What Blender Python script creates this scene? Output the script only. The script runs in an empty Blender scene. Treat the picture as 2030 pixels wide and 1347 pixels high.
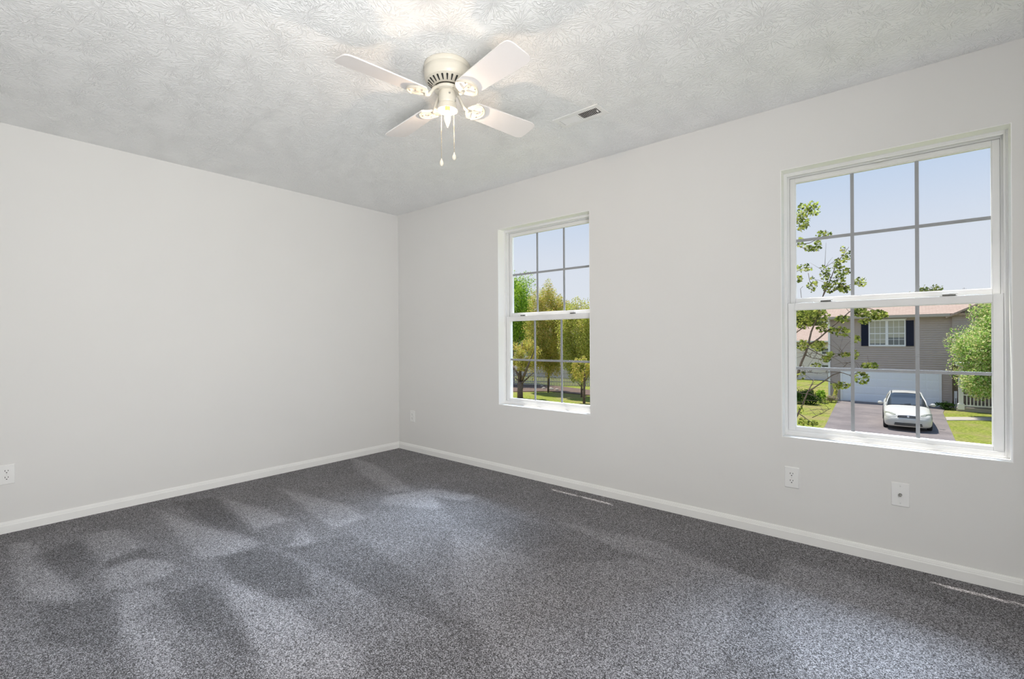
import bpy, bmesh, math, random
import numpy as np
from mathutils import Vector, Matrix
R = math.radians
random.seed(7)
rng = np.random.default_rng(11)
sc = bpy.context.scene
COL = sc.collection
PI = math.pi

# ------------------------------------------------------------------ camera
FPX = 935.84
CAM = Vector((4.1178, -3.0257, 1.1346))
YAW, PITCH, ROLL = 0.7014, -0.0005, -0.0061
Fv = Vector((-math.sin(YAW) * math.cos(PITCH), math.cos(YAW) * math.cos(PITCH), math.sin(PITCH)))
R0 = Vector((math.cos(YAW), math.sin(YAW), 0)); U0 = R0.cross(Fv)
Rv = R0 * math.cos(ROLL) + U0 * math.sin(ROLL)
Uv = -R0 * math.sin(ROLL) + U0 * math.cos(ROLL)
cd = bpy.data.cameras.new('camera'); cam = bpy.data.objects.new('camera', cd); COL.objects.link(cam)
cd.sensor_width = 36; cd.lens = FPX * 36 / 2030; cd.clip_start = 0.02; cd.clip_end = 600
m = Matrix((Rv, Uv, -Fv)).transposed().to_4x4(); m.translation = CAM
cam.matrix_world = m
sc.camera = cam

def at(px, py, axis, v):
    """world point on the plane axis=v that the photograph shows at px,py"""
    d = Fv + Rv * ((px - 1015) / FPX) + Uv * ((673.5 - py) / FPX)
    t = (v - CAM[axis]) / d[axis]
    return CAM + d * t

# ------------------------------------------------------------------ view, world, lights
sc.view_settings.view_transform = 'Standard'; sc.view_settings.look = 'None'
sc.view_settings.gamma = 1; sc.view_settings.exposure = 0.08
sc.view_settings.use_curve_mapping = False
cy = sc.cycles
cy.max_bounces = 8; cy.diffuse_bounces = 5; cy.glossy_bounces = 3; cy.transparent_max_bounces = 16
cy.transmission_bounces = 4; cy.caustics_reflective = False; cy.caustics_refractive = False
cy.sample_clamp_indirect = 6.0
cy.use_denoising = True
try: cy.denoiser = 'OPENIMAGEDENOISE'; cy.denoising_prefilter = 'ACCURATE'
except Exception: pass

world = bpy.data.worlds.new('sky'); sc.world = world; world.use_nodes = True
wn = world.node_tree.nodes; wl = world.node_tree.links
for n in list(wn): wn.remove(n)
wo = wn.new('ShaderNodeOutputWorld'); wb = wn.new('ShaderNodeBackground')
tc = wn.new('ShaderNodeTexCoord'); sx = wn.new('ShaderNodeSeparateXYZ'); cr = wn.new('ShaderNodeValToRGB')
wl.new(tc.outputs['Generated'], sx.inputs[0]); wl.new(sx.outputs['Z'], cr.inputs[0])
e = cr.color_ramp.elements
e[0].position = 0.0; e[0].color = (0.73, 0.76, 0.81, 1)
e[1].position = 0.75; e[1].color = (0.26, 0.43, 0.78, 1)
k = cr.color_ramp.elements.new(0.16); k.color = (0.67, 0.72, 0.81, 1)
k = cr.color_ramp.elements.new(0.34); k.color = (0.45, 0.59, 0.80, 1)
wl.new(cr.outputs[0], wb.inputs['Color']); wb.inputs['Strength'].default_value = 1.0
wl.new(wb.outputs[0], wo.inputs[0])

def light(name, kind, loc, energy, color=(1, 1, 1), aim=None, **kw):
    d = bpy.data.lights.new(name, kind); o = bpy.data.objects.new(name, d); COL.objects.link(o)
    d.energy = energy; d.color = color; o.location = loc
    for a, b in kw.items(): setattr(d, a, b)
    if aim is not None:
        o.rotation_euler = (Vector(aim) - Vector(loc)).to_track_quat('-Z', 'Y').to_euler()
    return o
SUN_D = Vector((0.31, -0.144, -1.0))
light('sun', 'SUN', (0, 8, 20), 5.8, (1.0, 0.95, 0.87), aim=Vector((0, 8, 20)) + SUN_D, angle=R(0.53))
# added area lamp high above the street, boosts daylight through the two windows
light('sky_fill', 'AREA', (3.0, 10.5, 8.8), 800, (0.70, 0.84, 1.0), aim=(2.9, -1.6, 0.2), shape='RECTANGLE', size=10.0, size_y=4.0, spread=R(54))
# added unseen fill lamps behind the camera, brightening walls and ceiling
light('room_fill', 'AREA', (4.92, -3.0, 1.2), 49, (1.0, 0.988, 0.965), aim=(0.0, -1.9, 1.4), shape='RECTANGLE', size=0.9, size_y=1.9)
light('left_wall_fill', 'AREA', (4.92, -3.2, 1.25), 8, (1.0, 0.99, 0.975), aim=(0.0, -2.0, 1.45), shape='RECTANGLE', size=0.6, size_y=1.6, spread=R(84))
light('ceiling_fill', 'AREA', (3.0, -3.35, 0.40), 8, (0.985, 0.995, 1.0), aim=(2.6, -3.0, 2.44), shape='RECTANGLE', size=2.4, size_y=0.4, spread=R(120))
light('corner_fill', 'AREA', (4.7, -3.2, 0.5), 11, (0.985, 0.995, 1.0), aim=(1.2, -1.6, 2.44), shape='RECTANGLE', size=0.8, size_y=0.8, spread=R(100))

# ------------------------------------------------------------------ tagging and mesh helpers
def tag(o, label=None, cat=None, group=None, kind=None):
    if label: o['label'] = label
    if cat: o['category'] = cat
    if group: o['group'] = group
    if kind: o['kind'] = kind
    return o

def empty(name, loc=(0, 0, 0), rz=0, parent=None):
    o = bpy.data.objects.new(name, None); COL.objects.link(o)
    o.location = loc; o.rotation_euler = (0, 0, rz); o.empty_display_size = 0.1
    if parent: o.parent = parent
    return o

class MB:
    def __init__(s): s.v = []; s.f = []; s.sm = []
    def add(s, verts, faces, smooth=False, M=None):
        o = len(s.v)
        for p in verts:
            p = Vector(p)
            s.v.append(tuple(M @ p) if M is not None else tuple(p))
        for f in faces: s.f.append(tuple(i + o for i in f)); s.sm.append(smooth)
        return s
    def box(s, a, b, M=None):
        x0, y0, z0 = a; x1, y1, z1 = b
        x0, x1 = min(x0, x1), max(x0, x1); y0, y1 = min(y0, y1), max(y0, y1); z0, z1 = min(z0, z1), max(z0, z1)
        v = [(x0, y0, z0), (x1, y0, z0), (x1, y1, z0), (x0, y1, z0), (x0, y0, z1), (x1, y0, z1), (x1, y1, z1), (x0, y1, z1)]
        return s.add(v, [(0, 3, 2, 1), (4, 5, 6, 7), (0, 1, 5, 4), (1, 2, 6, 5), (2, 3, 7, 6), (3, 0, 4, 7)], False, M)
    def quad(s, a, b, c, d, M=None): return s.add([a, b, c, d], [(0, 1, 2, 3)], False, M)
    def lathe(s, prof, n=48, M=None, smooth=True, closed=False):
        v = []; f = []
        for r, z in prof:
            for i in range(n):
                a = 2 * PI * i / n; v.append((r * math.cos(a), r * math.sin(a), z))
        for j in range(len(prof) - 1):
            for i in range(n):
                k = (i + 1) % n; f.append((j * n + i, j * n + k, (j + 1) * n + k, (j + 1) * n + i))
        if closed:
            j = len(prof) - 1
            for i in range(n):
                k = (i + 1) % n; f.append((j * n + i, j * n + k, k, i))
        return s.add(v, f, smooth, M)
    def tube(s, pts, rad, n=8, M=None, smooth=True, cap=True):
        pts = [Vector(p) for p in pts]
        rs = rad if isinstance(rad, (list, tuple)) else [rad] * len(pts)
        v = []; f = []; prev = None
        for i, p in enumerate(pts):
            t = (pts[min(i + 1, len(pts) - 1)] - pts[max(i - 1, 0)]).normalized()
            if prev is None:
                u = t.cross(Vector((0, 0, 1)));
                if u.length < 1e-3: u = t.cross(Vector((1, 0, 0)))
                u.normalize()
            else:
                u = (prev - t * prev.dot(t)).normalized()
            prev = u; w = t.cross(u)
            for k in range(n):
                a = 2 * PI * k / n; v.append(p + (u * math.cos(a) + w * math.sin(a)) * rs[i])
        for i in range(len(pts) - 1):
            for k in range(n):
                q = (k + 1) % n; f.append((i * n + k, i * n + q, (i + 1) * n + q, (i + 1) * n + k))
        if cap:
            f.append(tuple(range(n - 1, -1, -1))); o = (len(pts) - 1) * n; f.append(tuple(o + k for k in range(n)))
        return s.add(v, f, smooth, M)
    def prism(s, outline, z0, z1, M=None, smooth=False):
        n = len(outline)
        v = [(x, y, z0) for x, y in outline] + [(x, y, z1) for x, y in outline]
        f = [tuple(range(n - 1, -1, -1)), tuple(range(n, 2 * n))]
        s.add(v, f, False, M)
        f = [(i, (i + 1) % n, n + (i + 1) % n, n + i) for i in range(n)]
        return s.add(v, f, smooth, M)
    def ring(s, outer, inner, z0, z1, M=None):
        n = len(outer)
        v = [(x, y, z0) for x, y in outer] + [(x, y, z0) for x, y in inner] + [(x, y, z1) for x, y in outer] + [(x, y, z1) for x, y in inner]
        f = []
        for i in range(n):
            k = (i + 1) % n
            f += [(i, n + i, n + k, k), (2 * n + i, 2 * n + k, 3 * n + k, 3 * n + i), (i, k, 2 * n + k, 2 * n + i), (n + k, n + i, 3 * n + i, 3 * n + k)]
        return s.add(v, f, False, M)
    def build(s, name, mat, parent=None, bevel=0, seg=2):
        me = bpy.data.meshes.new(name); me.from_pydata(s.v, [], s.f)
        me.polygons.foreach_set('use_smooth', s.sm); me.update()
        if mat: me.materials.append(mat)
        o = bpy.data.objects.new(name, me); COL.objects.link(o)
        if parent: o.parent = parent
        if bevel:
            b = o.modifiers.new('bevel', 'BEVEL'); b.width = bevel; b.segments = seg; b.limit_method = 'ANGLE'; b.angle_limit = R(35)
        return o

def arrays(name, V, Fc, nside, mat, parent=None):
    """fast mesh from numpy arrays (all faces have nside corners)"""
    me = bpy.data.meshes.new(name); nv = len(V); nf = len(Fc)
    me.vertices.add(nv); me.vertices.foreach_set('co', np.asarray(V, np.float32).ravel())
    me.loops.add(nf * nside); me.loops.foreach_set('vertex_index', np.asarray(Fc, np.int32).ravel())
    me.polygons.add(nf); me.polygons.foreach_set('loop_start', np.arange(0, nf * nside, nside, dtype=np.int32))
    me.polygons.foreach_set('loop_total', np.full(nf, nside, np.int32))
    me.update(calc_edges=True)
    if mat: me.materials.append(mat)
    o = bpy.data.objects.new(name, me); COL.objects.link(o)
    if parent: o.parent = parent
    return o

def copy_tree(o, parent=None):
    c = o.copy(); COL.objects.link(c); c.parent = parent
    for ch in list(o.children): copy_tree(ch, c)
    return c

# ------------------------------------------------------------------ materials
class NT:
    def __init__(s, name):
        s.m = bpy.data.materials.new(name); s.m.use_nodes = True
        s.n = s.m.node_tree.nodes; s.l = s.m.node_tree.links
        s.p = s.n['Principled BSDF']; s.out = s.n['Material Output']
    def new(s, t, **kw):
        n = s.n.new(t)
        for a, b in kw.items(): setattr(n, a, b)
        return n
    def link(s, a, b): s.l.new(a, b)
    def math(s, op, a, b=None, c=None, clamp=False):
        n = s.n.new('ShaderNodeMath'); n.operation = op; n.use_clamp = clamp
        for i, x in enumerate((a, b, c)):
            if x is None: continue
            if isinstance(x, (int, float)): n.inputs[i].default_value = x
            else: s.l.new(x, n.inputs[i])
        return n.outputs[0]
    def ramp(s, fac, stops, interp='LINEAR'):
        n = s.n.new('ShaderNodeValToRGB'); r = n.color_ramp; r.interpolation = interp
        while len(r.elements) < len(stops): r.elements.new(0.5)
        for el, (p, c) in zip(r.elements, stops):
            el.position = p; el.color = (*c, 1) if len(c) == 3 else c
        s.l.new(fac, n.inputs[0]); return n.outputs[0]
    def noise(s, vec, scale, detail=2, rough=0.5, dist=0.0, dim='3D'):
        n = s.n.new('ShaderNodeTexNoise'); n.noise_dimensions = dim
        n.inputs['Scale'].default_value = scale; n.inputs['Detail'].default_value = detail
        n.inputs['Roughness'].default_value = rough; n.inputs['Distortion'].default_value = dist
        if vec is not None: s.l.new(vec, n.inputs['Vector'])
        return n.outputs[0]
    def coord(s, which='Object'):
        return s.n.new('ShaderNodeTexCoord').outputs[which]
    def pos(s): return s.n.new('ShaderNodeNewGeometry').outputs['Position']
    def bump(s, h, strength, dist, normal=None):
        n = s.n.new('ShaderNodeBump'); n.inputs['Strength'].default_value = strength; n.inputs['Distance'].default_value = dist
        s.l.new(h, n.inputs['Height'])
        if normal is not None: s.l.new(normal, n.inputs['Normal'])
        s.l.new(n.outputs[0], s.p.inputs['Normal']); return n.outputs[0]
    def mix(s, fac, a, b, blend='MIX'):
        n = s.n.new('ShaderNodeMix'); n.data_type = 'RGBA'; n.blend_type = blend
        for key, x in ((0, fac), (6, a), (7, b)):
            if isinstance(x, (int, float)): n.inputs[key].default_value = x
            elif isinstance(x, tuple): n.inputs[key].default_value = (*x, 1)
            else: s.l.new(x, n.inputs[key])
        return n.outputs[2]

def plain(name, col, rough=0.5, metal=0.0, spec=0.5, vary=0.0, vs=20.0, bump=0.0, bs=200.0, coat=0.0):
    t = NT(name); p = t.p
    p.inputs['Base Color'].default_value = (*col, 1); p.inputs['Roughness'].default_value = rough
    p.inputs['Metallic'].default_value = metal; p.inputs['Specular IOR Level'].default_value = spec
    p.inputs['Coat Weight'].default_value = coat
    c = t.coord()
    if vary:
        n = t.noise(c, vs, 3)
        lo = tuple(x * (1 - vary) for x in col); hi = tuple(min(1, x * (1 + vary)) for x in col)
        t.link(t.ramp(n, [(0.3, lo), (0.7, hi)]), p.inputs['Base Color'])
    if bump: t.bump(t.noise(c, bs, 3), bump, 0.002)
    return t.m

M = {}
M['wall'] = plain('wall_paint', (0.755, 0.750, 0.735), 0.75, spec=0.25, vary=0.012, vs=1.3, bump=0.06, bs=260)
M['return'] = plain('return_paint', (0.92, 0.92, 0.91), 0.6, spec=0.3)
M['trim'] = plain('trim_paint', (0.86, 0.86, 0.845), 0.42, spec=0.4, vary=0.01, vs=6)
M['vinyl'] = plain('window_vinyl', (0.82, 0.82, 0.82), 0.38, spec=0.45, vary=0.015, vs=12)
M['grid'] = plain('grille_bar_backlit', (0.37, 0.38, 0.40), 0.45)  # white bars coloured grey, their backlit shade put into the colour
M['gasket'] = plain('gasket', (0.05, 0.05, 0.05), 0.7)
M['plate'] = plain('white_plastic', (0.83, 0.83, 0.82), 0.3, spec=0.5)
M['slot'] = plain('slot_black', (0.012, 0.012, 0.012), 0.8)
M['metal'] = plain('nickel', (0.42, 0.41, 0.39), 0.3, metal=1.0)
M['darkmetal'] = plain('dark_metal', (0.08, 0.08, 0.075), 0.4, metal=0.8)
M['screw'] = plain('painted_screw', (0.70, 0.70, 0.70), 0.4)
M['register'] = plain('register_enamel', (0.84, 0.835, 0.82), 0.4)
M['duct'] = plain('duct_dark', (0.025, 0.024, 0.022), 0.9)
M['fan'] = plain('fan_enamel', (0.68, 0.64, 0.55), 0.32, spec=0.5, vary=0.03, vs=9, coat=0.2)
M['blade'] = plain('fan_blade', (0.82, 0.79, 0.78), 0.42, spec=0.4, vary=0.01, vs=4)
M['brass'] = plain('pull_chain', (0.55, 0.45, 0.28), 0.3, metal=1.0)
M['amber'] = plain('socket', (0.75, 0.50, 0.18), 0.6)

# carpet -------------------------------------------------------------
t = NT('carpet'); P0 = t.pos()
fine = t.noise(P0, 430, 2, 0.8)
tuft = t.new('ShaderNodeTexVoronoi', feature='F1'); tuft.inputs['Scale'].default_value = 330; t.link(P0, tuft.inputs['Vector'])
sepc = t.new('ShaderNodeSeparateColor'); t.link(tuft.outputs['Color'], sepc.inputs[0])
mixv = t.math('ADD', t.math('MULTIPLY', fine, 0.72), t.math('MULTIPLY', sepc.outputs[0], 0.28))
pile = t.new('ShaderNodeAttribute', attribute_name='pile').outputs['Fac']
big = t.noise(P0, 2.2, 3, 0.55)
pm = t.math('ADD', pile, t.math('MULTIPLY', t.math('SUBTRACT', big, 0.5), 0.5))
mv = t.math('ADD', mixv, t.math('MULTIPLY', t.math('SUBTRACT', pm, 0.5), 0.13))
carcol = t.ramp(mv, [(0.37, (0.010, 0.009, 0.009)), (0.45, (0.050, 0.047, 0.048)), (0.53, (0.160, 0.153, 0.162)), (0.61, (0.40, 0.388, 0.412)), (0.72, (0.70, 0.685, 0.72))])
t.link(carcol, t.p.inputs['Base Color']); t.p.inputs['Roughness'].default_value = 0.95; t.p.inputs['Specular IOR Level'].default_value = 0.1
t.p.inputs['Sheen Weight'].default_value = 0.15; t.p.inputs['Sheen Roughness'].default_value = 0.5
t.bump(mixv, 0.6, 0.006)
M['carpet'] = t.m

# stomped ceiling -----------------------------------------------------
t = NT('stomped_ceiling'); P0 = t.pos()
def stomp(scale, off):
    mp = t.new('ShaderNodeMapping'); mp.inputs['Location'].default_value = (off, off * 0.61, 0); mp.inputs['Scale'].default_value = (scale, scale, 0)
    t.link(P0, mp.inputs['Vector'])
    v = t.new('ShaderNodeTexVoronoi', feature='F1', voronoi_dimensions='2D'); v.inputs['Scale'].default_value = 1.0; v.inputs['Randomness'].default_value = 0.75
    t.link(mp.outputs[0], v.inputs['Vector'])
    sub = t.new('ShaderNodeVectorMath', operation='SUBTRACT'); t.link(mp.outputs[0], sub.inputs[0]); t.link(v.outputs['Position'], sub.inputs[1])
    wob = t.new('ShaderNodeTexNoise'); wob.inputs['Scale'].default_value = 9; wob.inputs['Detail'].default_value = 2; t.link(P0, wob.inputs['Vector'])
    wsub = t.new('ShaderNodeVectorMath', operation='SUBTRACT'); t.link(wob.outputs['Color'], wsub.inputs[0]); wsub.inputs[1].default_value = (.5, .5, .5)
    wsc = t.new('ShaderNodeVectorMath', operation='SCALE'); t.link(wsub.outputs[0], wsc.inputs[0]); wsc.inputs['Scale'].default_value = 0.13
    dl = t.new('ShaderNodeVectorMath', operation='ADD'); t.link(sub.outputs[0], dl.inputs[0]); t.link(wsc.outputs[0], dl.inputs[1])
    s2 = t.new('ShaderNodeSeparateXYZ'); t.link(dl.outputs[0], s2.inputs[0])
    flat = t.new('ShaderNodeCombineXYZ'); t.link(s2.outputs[0], flat.inputs[0]); t.link(s2.outputs[1], flat.inputs[1])
    nm = t.new('ShaderNodeVectorMath', operation='NORMALIZE'); t.link(flat.outputs[0], nm.inputs[0])
    ln = t.new('ShaderNodeVectorMath', operation='LENGTH'); t.link(flat.outputs[0], ln.inputs[0])
    r = ln.outputs['Value']
    sc3 = t.new('ShaderNodeSeparateXYZ'); t.link(nm.outputs[0], sc3.inputs[0])
    cc = t.new('ShaderNodeSeparateColor'); t.link(v.outputs['Color'], cc.inputs[0])
    co = t.new('ShaderNodeCombineXYZ')
    t.link(t.math('MULTIPLY', sc3.outputs[0], 4.6), co.inputs[0]); t.link(t.math('MULTIPLY', sc3.outputs[1], 4.6), co.inputs[1])
    t.link(t.math('ADD', t.math('MULTIPLY', r, 3.4), t.math('MULTIPLY', cc.outputs[0], 60)), co.inputs[2])
    nz = t.noise(co.outputs[0], 1.0, 1.5, 0.5)
    ridge = t.math('SUBTRACT', 1.0, t.math('MULTIPLY', t.math('ABSOLUTE', t.math('SUBTRACT', nz, 0.5)), 15.0), clamp=True)
    fall = t.ramp(r, [(0.0, (.25, .25, .25)), (0.10, (.55, .55, .55)), (0.22, (1, 1, 1)), (0.50, (1, 1, 1)), (0.72, (0.3, 0.3, 0.3))])
    return t.math('MULTIPLY', ridge, fall)
h = t.math('MAXIMUM', stomp(6.4, 0.0), stomp(5.3, 7.3))
patch = t.ramp(t.noise(P0, 3.2, 2), [(0.35, (0.85, 0.85, 0.85)), (0.6, (1, 1, 1))])
h = t.math('MULTIPLY', h, patch)
h = t.math('ADD', h, t.math('MULTIPLY', t.noise(P0, 140, 2), 0.30))
t.bump(h, 0.66, 0.0036)
t.p.inputs['Base Color'].default_value = (0.91, 0.915, 0.91, 1); t.p.inputs['Roughness'].default_value = 0.85; t.p.inputs['Specular IOR Level'].default_value = 0.15
M['ceiling'] = t.m

# window glass: clear pane with a faint reflection
def glass_mat(name, tint=(1, 1, 1), refl=0.04):
    t = NT(name)
    tr = t.new('ShaderNodeBsdfTransparent'); tr.inputs[0].default_value = (*tint, 1)
    gl = t.new('ShaderNodeBsdfGlossy'); gl.inputs['Roughness'].default_value = 0.02
    fr = t.new('ShaderNodeFresnel'); fr.inputs[0].default_value = 1.45
    mx = t.new('ShaderNodeMixShader')
    t.link(t.math('MULTIPLY', fr.outputs[0], refl / 0.04 * 0.5), mx.inputs[0]); t.link(tr.outputs[0], mx.inputs[1]); t.link(gl.outputs[0], mx.inputs[2])
    t.link(mx.outputs[0], t.out.inputs[0]); t.n.remove(t.p)
    return t.m
M['glass'] = glass_mat('window_glass', (0.975, 0.98, 0.98), 0.012)

# ------------------------------------------------------------------ ROOM SHELL
RX, RY, RZ = 4.98, -3.62, 2.44
ZS, ZH = 0.573, 2.081
WIN = [(1.408, 2.314), (3.558, 4.463)]
TH = 0.162

def struct(o, kind='structure'): o['kind'] = kind; return o

# floor with the vacuum lay of the pile stored per vertex
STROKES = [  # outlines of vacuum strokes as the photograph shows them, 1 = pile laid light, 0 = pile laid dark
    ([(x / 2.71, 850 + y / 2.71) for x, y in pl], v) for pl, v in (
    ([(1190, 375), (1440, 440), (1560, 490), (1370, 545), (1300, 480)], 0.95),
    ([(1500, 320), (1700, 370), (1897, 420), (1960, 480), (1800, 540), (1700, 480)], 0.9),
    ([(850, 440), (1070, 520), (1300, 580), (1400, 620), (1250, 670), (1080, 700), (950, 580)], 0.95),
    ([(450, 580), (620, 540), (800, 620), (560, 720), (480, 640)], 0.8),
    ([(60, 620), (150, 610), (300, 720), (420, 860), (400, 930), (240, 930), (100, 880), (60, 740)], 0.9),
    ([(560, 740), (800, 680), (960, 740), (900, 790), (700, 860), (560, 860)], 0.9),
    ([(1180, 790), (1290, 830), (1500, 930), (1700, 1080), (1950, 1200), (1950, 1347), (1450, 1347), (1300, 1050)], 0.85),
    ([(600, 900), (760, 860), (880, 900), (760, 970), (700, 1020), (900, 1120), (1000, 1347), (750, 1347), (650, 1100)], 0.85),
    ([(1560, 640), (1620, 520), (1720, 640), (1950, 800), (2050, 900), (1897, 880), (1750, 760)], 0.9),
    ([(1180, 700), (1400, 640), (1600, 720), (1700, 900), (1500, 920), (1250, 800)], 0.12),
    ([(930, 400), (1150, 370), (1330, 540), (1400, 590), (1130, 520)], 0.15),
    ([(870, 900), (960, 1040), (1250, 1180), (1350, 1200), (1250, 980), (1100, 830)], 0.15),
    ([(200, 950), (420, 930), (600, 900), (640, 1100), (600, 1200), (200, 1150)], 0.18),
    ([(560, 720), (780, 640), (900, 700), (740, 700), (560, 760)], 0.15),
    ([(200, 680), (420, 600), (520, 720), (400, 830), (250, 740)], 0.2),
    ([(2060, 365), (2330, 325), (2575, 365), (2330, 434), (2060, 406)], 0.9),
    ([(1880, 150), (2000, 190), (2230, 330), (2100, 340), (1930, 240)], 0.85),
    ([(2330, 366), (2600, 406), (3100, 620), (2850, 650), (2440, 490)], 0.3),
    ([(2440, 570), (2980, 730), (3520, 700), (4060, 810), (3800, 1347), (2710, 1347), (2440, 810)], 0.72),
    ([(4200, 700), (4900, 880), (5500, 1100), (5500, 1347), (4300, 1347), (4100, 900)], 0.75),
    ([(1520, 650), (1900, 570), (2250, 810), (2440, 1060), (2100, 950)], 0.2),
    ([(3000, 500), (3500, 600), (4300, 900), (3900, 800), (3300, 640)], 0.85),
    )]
def build_floor():
    step = 0.02
    xs = np.arange(0, RX + step, step); ys = np.arange(RY - .01, 0 + step, step); ys = np.minimum(ys, 0.0); xs = np.minimum(xs, RX)
    X, Y = np.meshgrid(xs, ys); nx, ny = len(xs), len(ys)
    V = np.stack([X.ravel(), Y.ravel(), np.zeros(X.size)], 1)
    idx = np.arange(nx * ny).reshape(ny, nx)
    Fc = np.stack([idx[:-1, :-1].ravel(), idx[:-1, 1:].ravel(), idx[1:, 1:].ravel(), idx[1:, :-1].ravel()], 1)
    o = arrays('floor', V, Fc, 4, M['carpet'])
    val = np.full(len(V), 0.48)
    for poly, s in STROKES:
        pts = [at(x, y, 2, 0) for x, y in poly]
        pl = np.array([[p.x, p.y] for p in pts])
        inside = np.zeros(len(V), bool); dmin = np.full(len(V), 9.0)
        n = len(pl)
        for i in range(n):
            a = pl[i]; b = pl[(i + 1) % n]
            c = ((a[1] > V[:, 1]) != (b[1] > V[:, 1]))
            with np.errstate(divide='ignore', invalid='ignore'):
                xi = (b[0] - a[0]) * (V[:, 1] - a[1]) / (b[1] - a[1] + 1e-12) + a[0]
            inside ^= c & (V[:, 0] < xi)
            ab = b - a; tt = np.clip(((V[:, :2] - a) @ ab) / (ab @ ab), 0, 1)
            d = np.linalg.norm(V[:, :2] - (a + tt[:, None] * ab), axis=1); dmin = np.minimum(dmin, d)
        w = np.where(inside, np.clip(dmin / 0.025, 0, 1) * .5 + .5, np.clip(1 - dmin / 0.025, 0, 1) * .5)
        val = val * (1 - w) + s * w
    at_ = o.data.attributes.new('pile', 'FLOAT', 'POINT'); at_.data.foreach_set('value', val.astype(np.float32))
    return struct(o)
build_floor()
b = MB(); b.box((-TH, RY - TH, RZ), (RX + TH, TH, RZ + 0.15)); struct(b.build('ceiling', M['ceiling']))
b = MB(); b.box((-TH, RY - TH, -0.2), (0, TH, RZ)); struct(b.build('wall_left', M['wall']))
b = MB(); b.box((0, RY - TH, -0.2), (RX, RY, RZ)); struct(b.build('wall_back', M['wall']))
b = MB(); b.box((RX, RY - TH, -0.2), (RX + TH, TH, RZ)); struct(b.build('wall_right', M['wall']))
b = MB(); b.box((0, RY, -0.2), (RX, TH, -0.012)); struct(b.build('trim_subfloor', M['trim']))
# window wall with two openings
b = MB()
xe = [0, WIN[0][0], WIN[0][1], WIN[1][0], WIN[1][1], RX]
for i in range(5):
    if i in (1, 3):
        b.box((xe[i], 0, -0.2), (xe[i + 1], TH, ZS)); b.box((xe[i], 0, ZH), (xe[i + 1], TH, RZ))
    else: b.box((xe[i], 0, -0.2), (xe[i + 1], TH, RZ))
struct(b.build('wall_front', M['wall']))

def strip(name, path_a, path_b, nrm):
    """baseboard: profile (depth, height) swept from a to b along a wall whose room-side normal is nrm"""
    prof = [(0, 0), (0.0135, 0), (0.0135, 0.044), (0.0125, 0.047), (0.0105, 0.049), (0.0105, 0.0535), (0.0085, 0.056), (0.0080, 0.060), (0.0055, 0.0645), (0.0045, 0.067), (0, 0.067)]
    a = Vector(path_a); c = Vector(path_b); nrm = Vector(nrm); n = len(prof)
    v = [a + nrm * d + Vector((0, 0, h)) for d, h in prof] + [c + nrm * d + Vector((0, 0, h)) for d, h in prof]
    f = [(i, (i + 1) % n, n + (i + 1) % n, n + i) for i in range(n)] + [tuple(range(n)), tuple(range(2 * n - 1, n - 1, -1))]
    mb = MB(); mb.add(v, f); struct(mb.build(name, M['trim']))
strip('baseboard_left', (0, RY, 0), (0, 0, 0), (1, 0, 0))
strip('baseboard_front', (0, 0, 0), (RX, 0, 0), (0, -1, 0))
strip('baseboard_back', (RX, RY, 0), (0, RY, 0), (0, 1, 0))
strip('baseboard_right', (RX, 0, 0), (RX, RY, 0), (-1, 0, 0))

# ------------------------------------------------------------------ WINDOWS
def frame_box(b, x0, x1, z0, z1, y0, y1, wl, wr, wb_, wt):
    b.box((x0, y0, z0), (x0 + wl, y1, z1)); b.box((x1 - wr, y0, z0), (x1, y1, z1))
    b.box((x0 + wl, y0, z0), (x1 - wr, y1, z0 + wb_)); b.box((x0 + wl, y0, z1 - wt), (x1 - wr, y1, z1))

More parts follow.
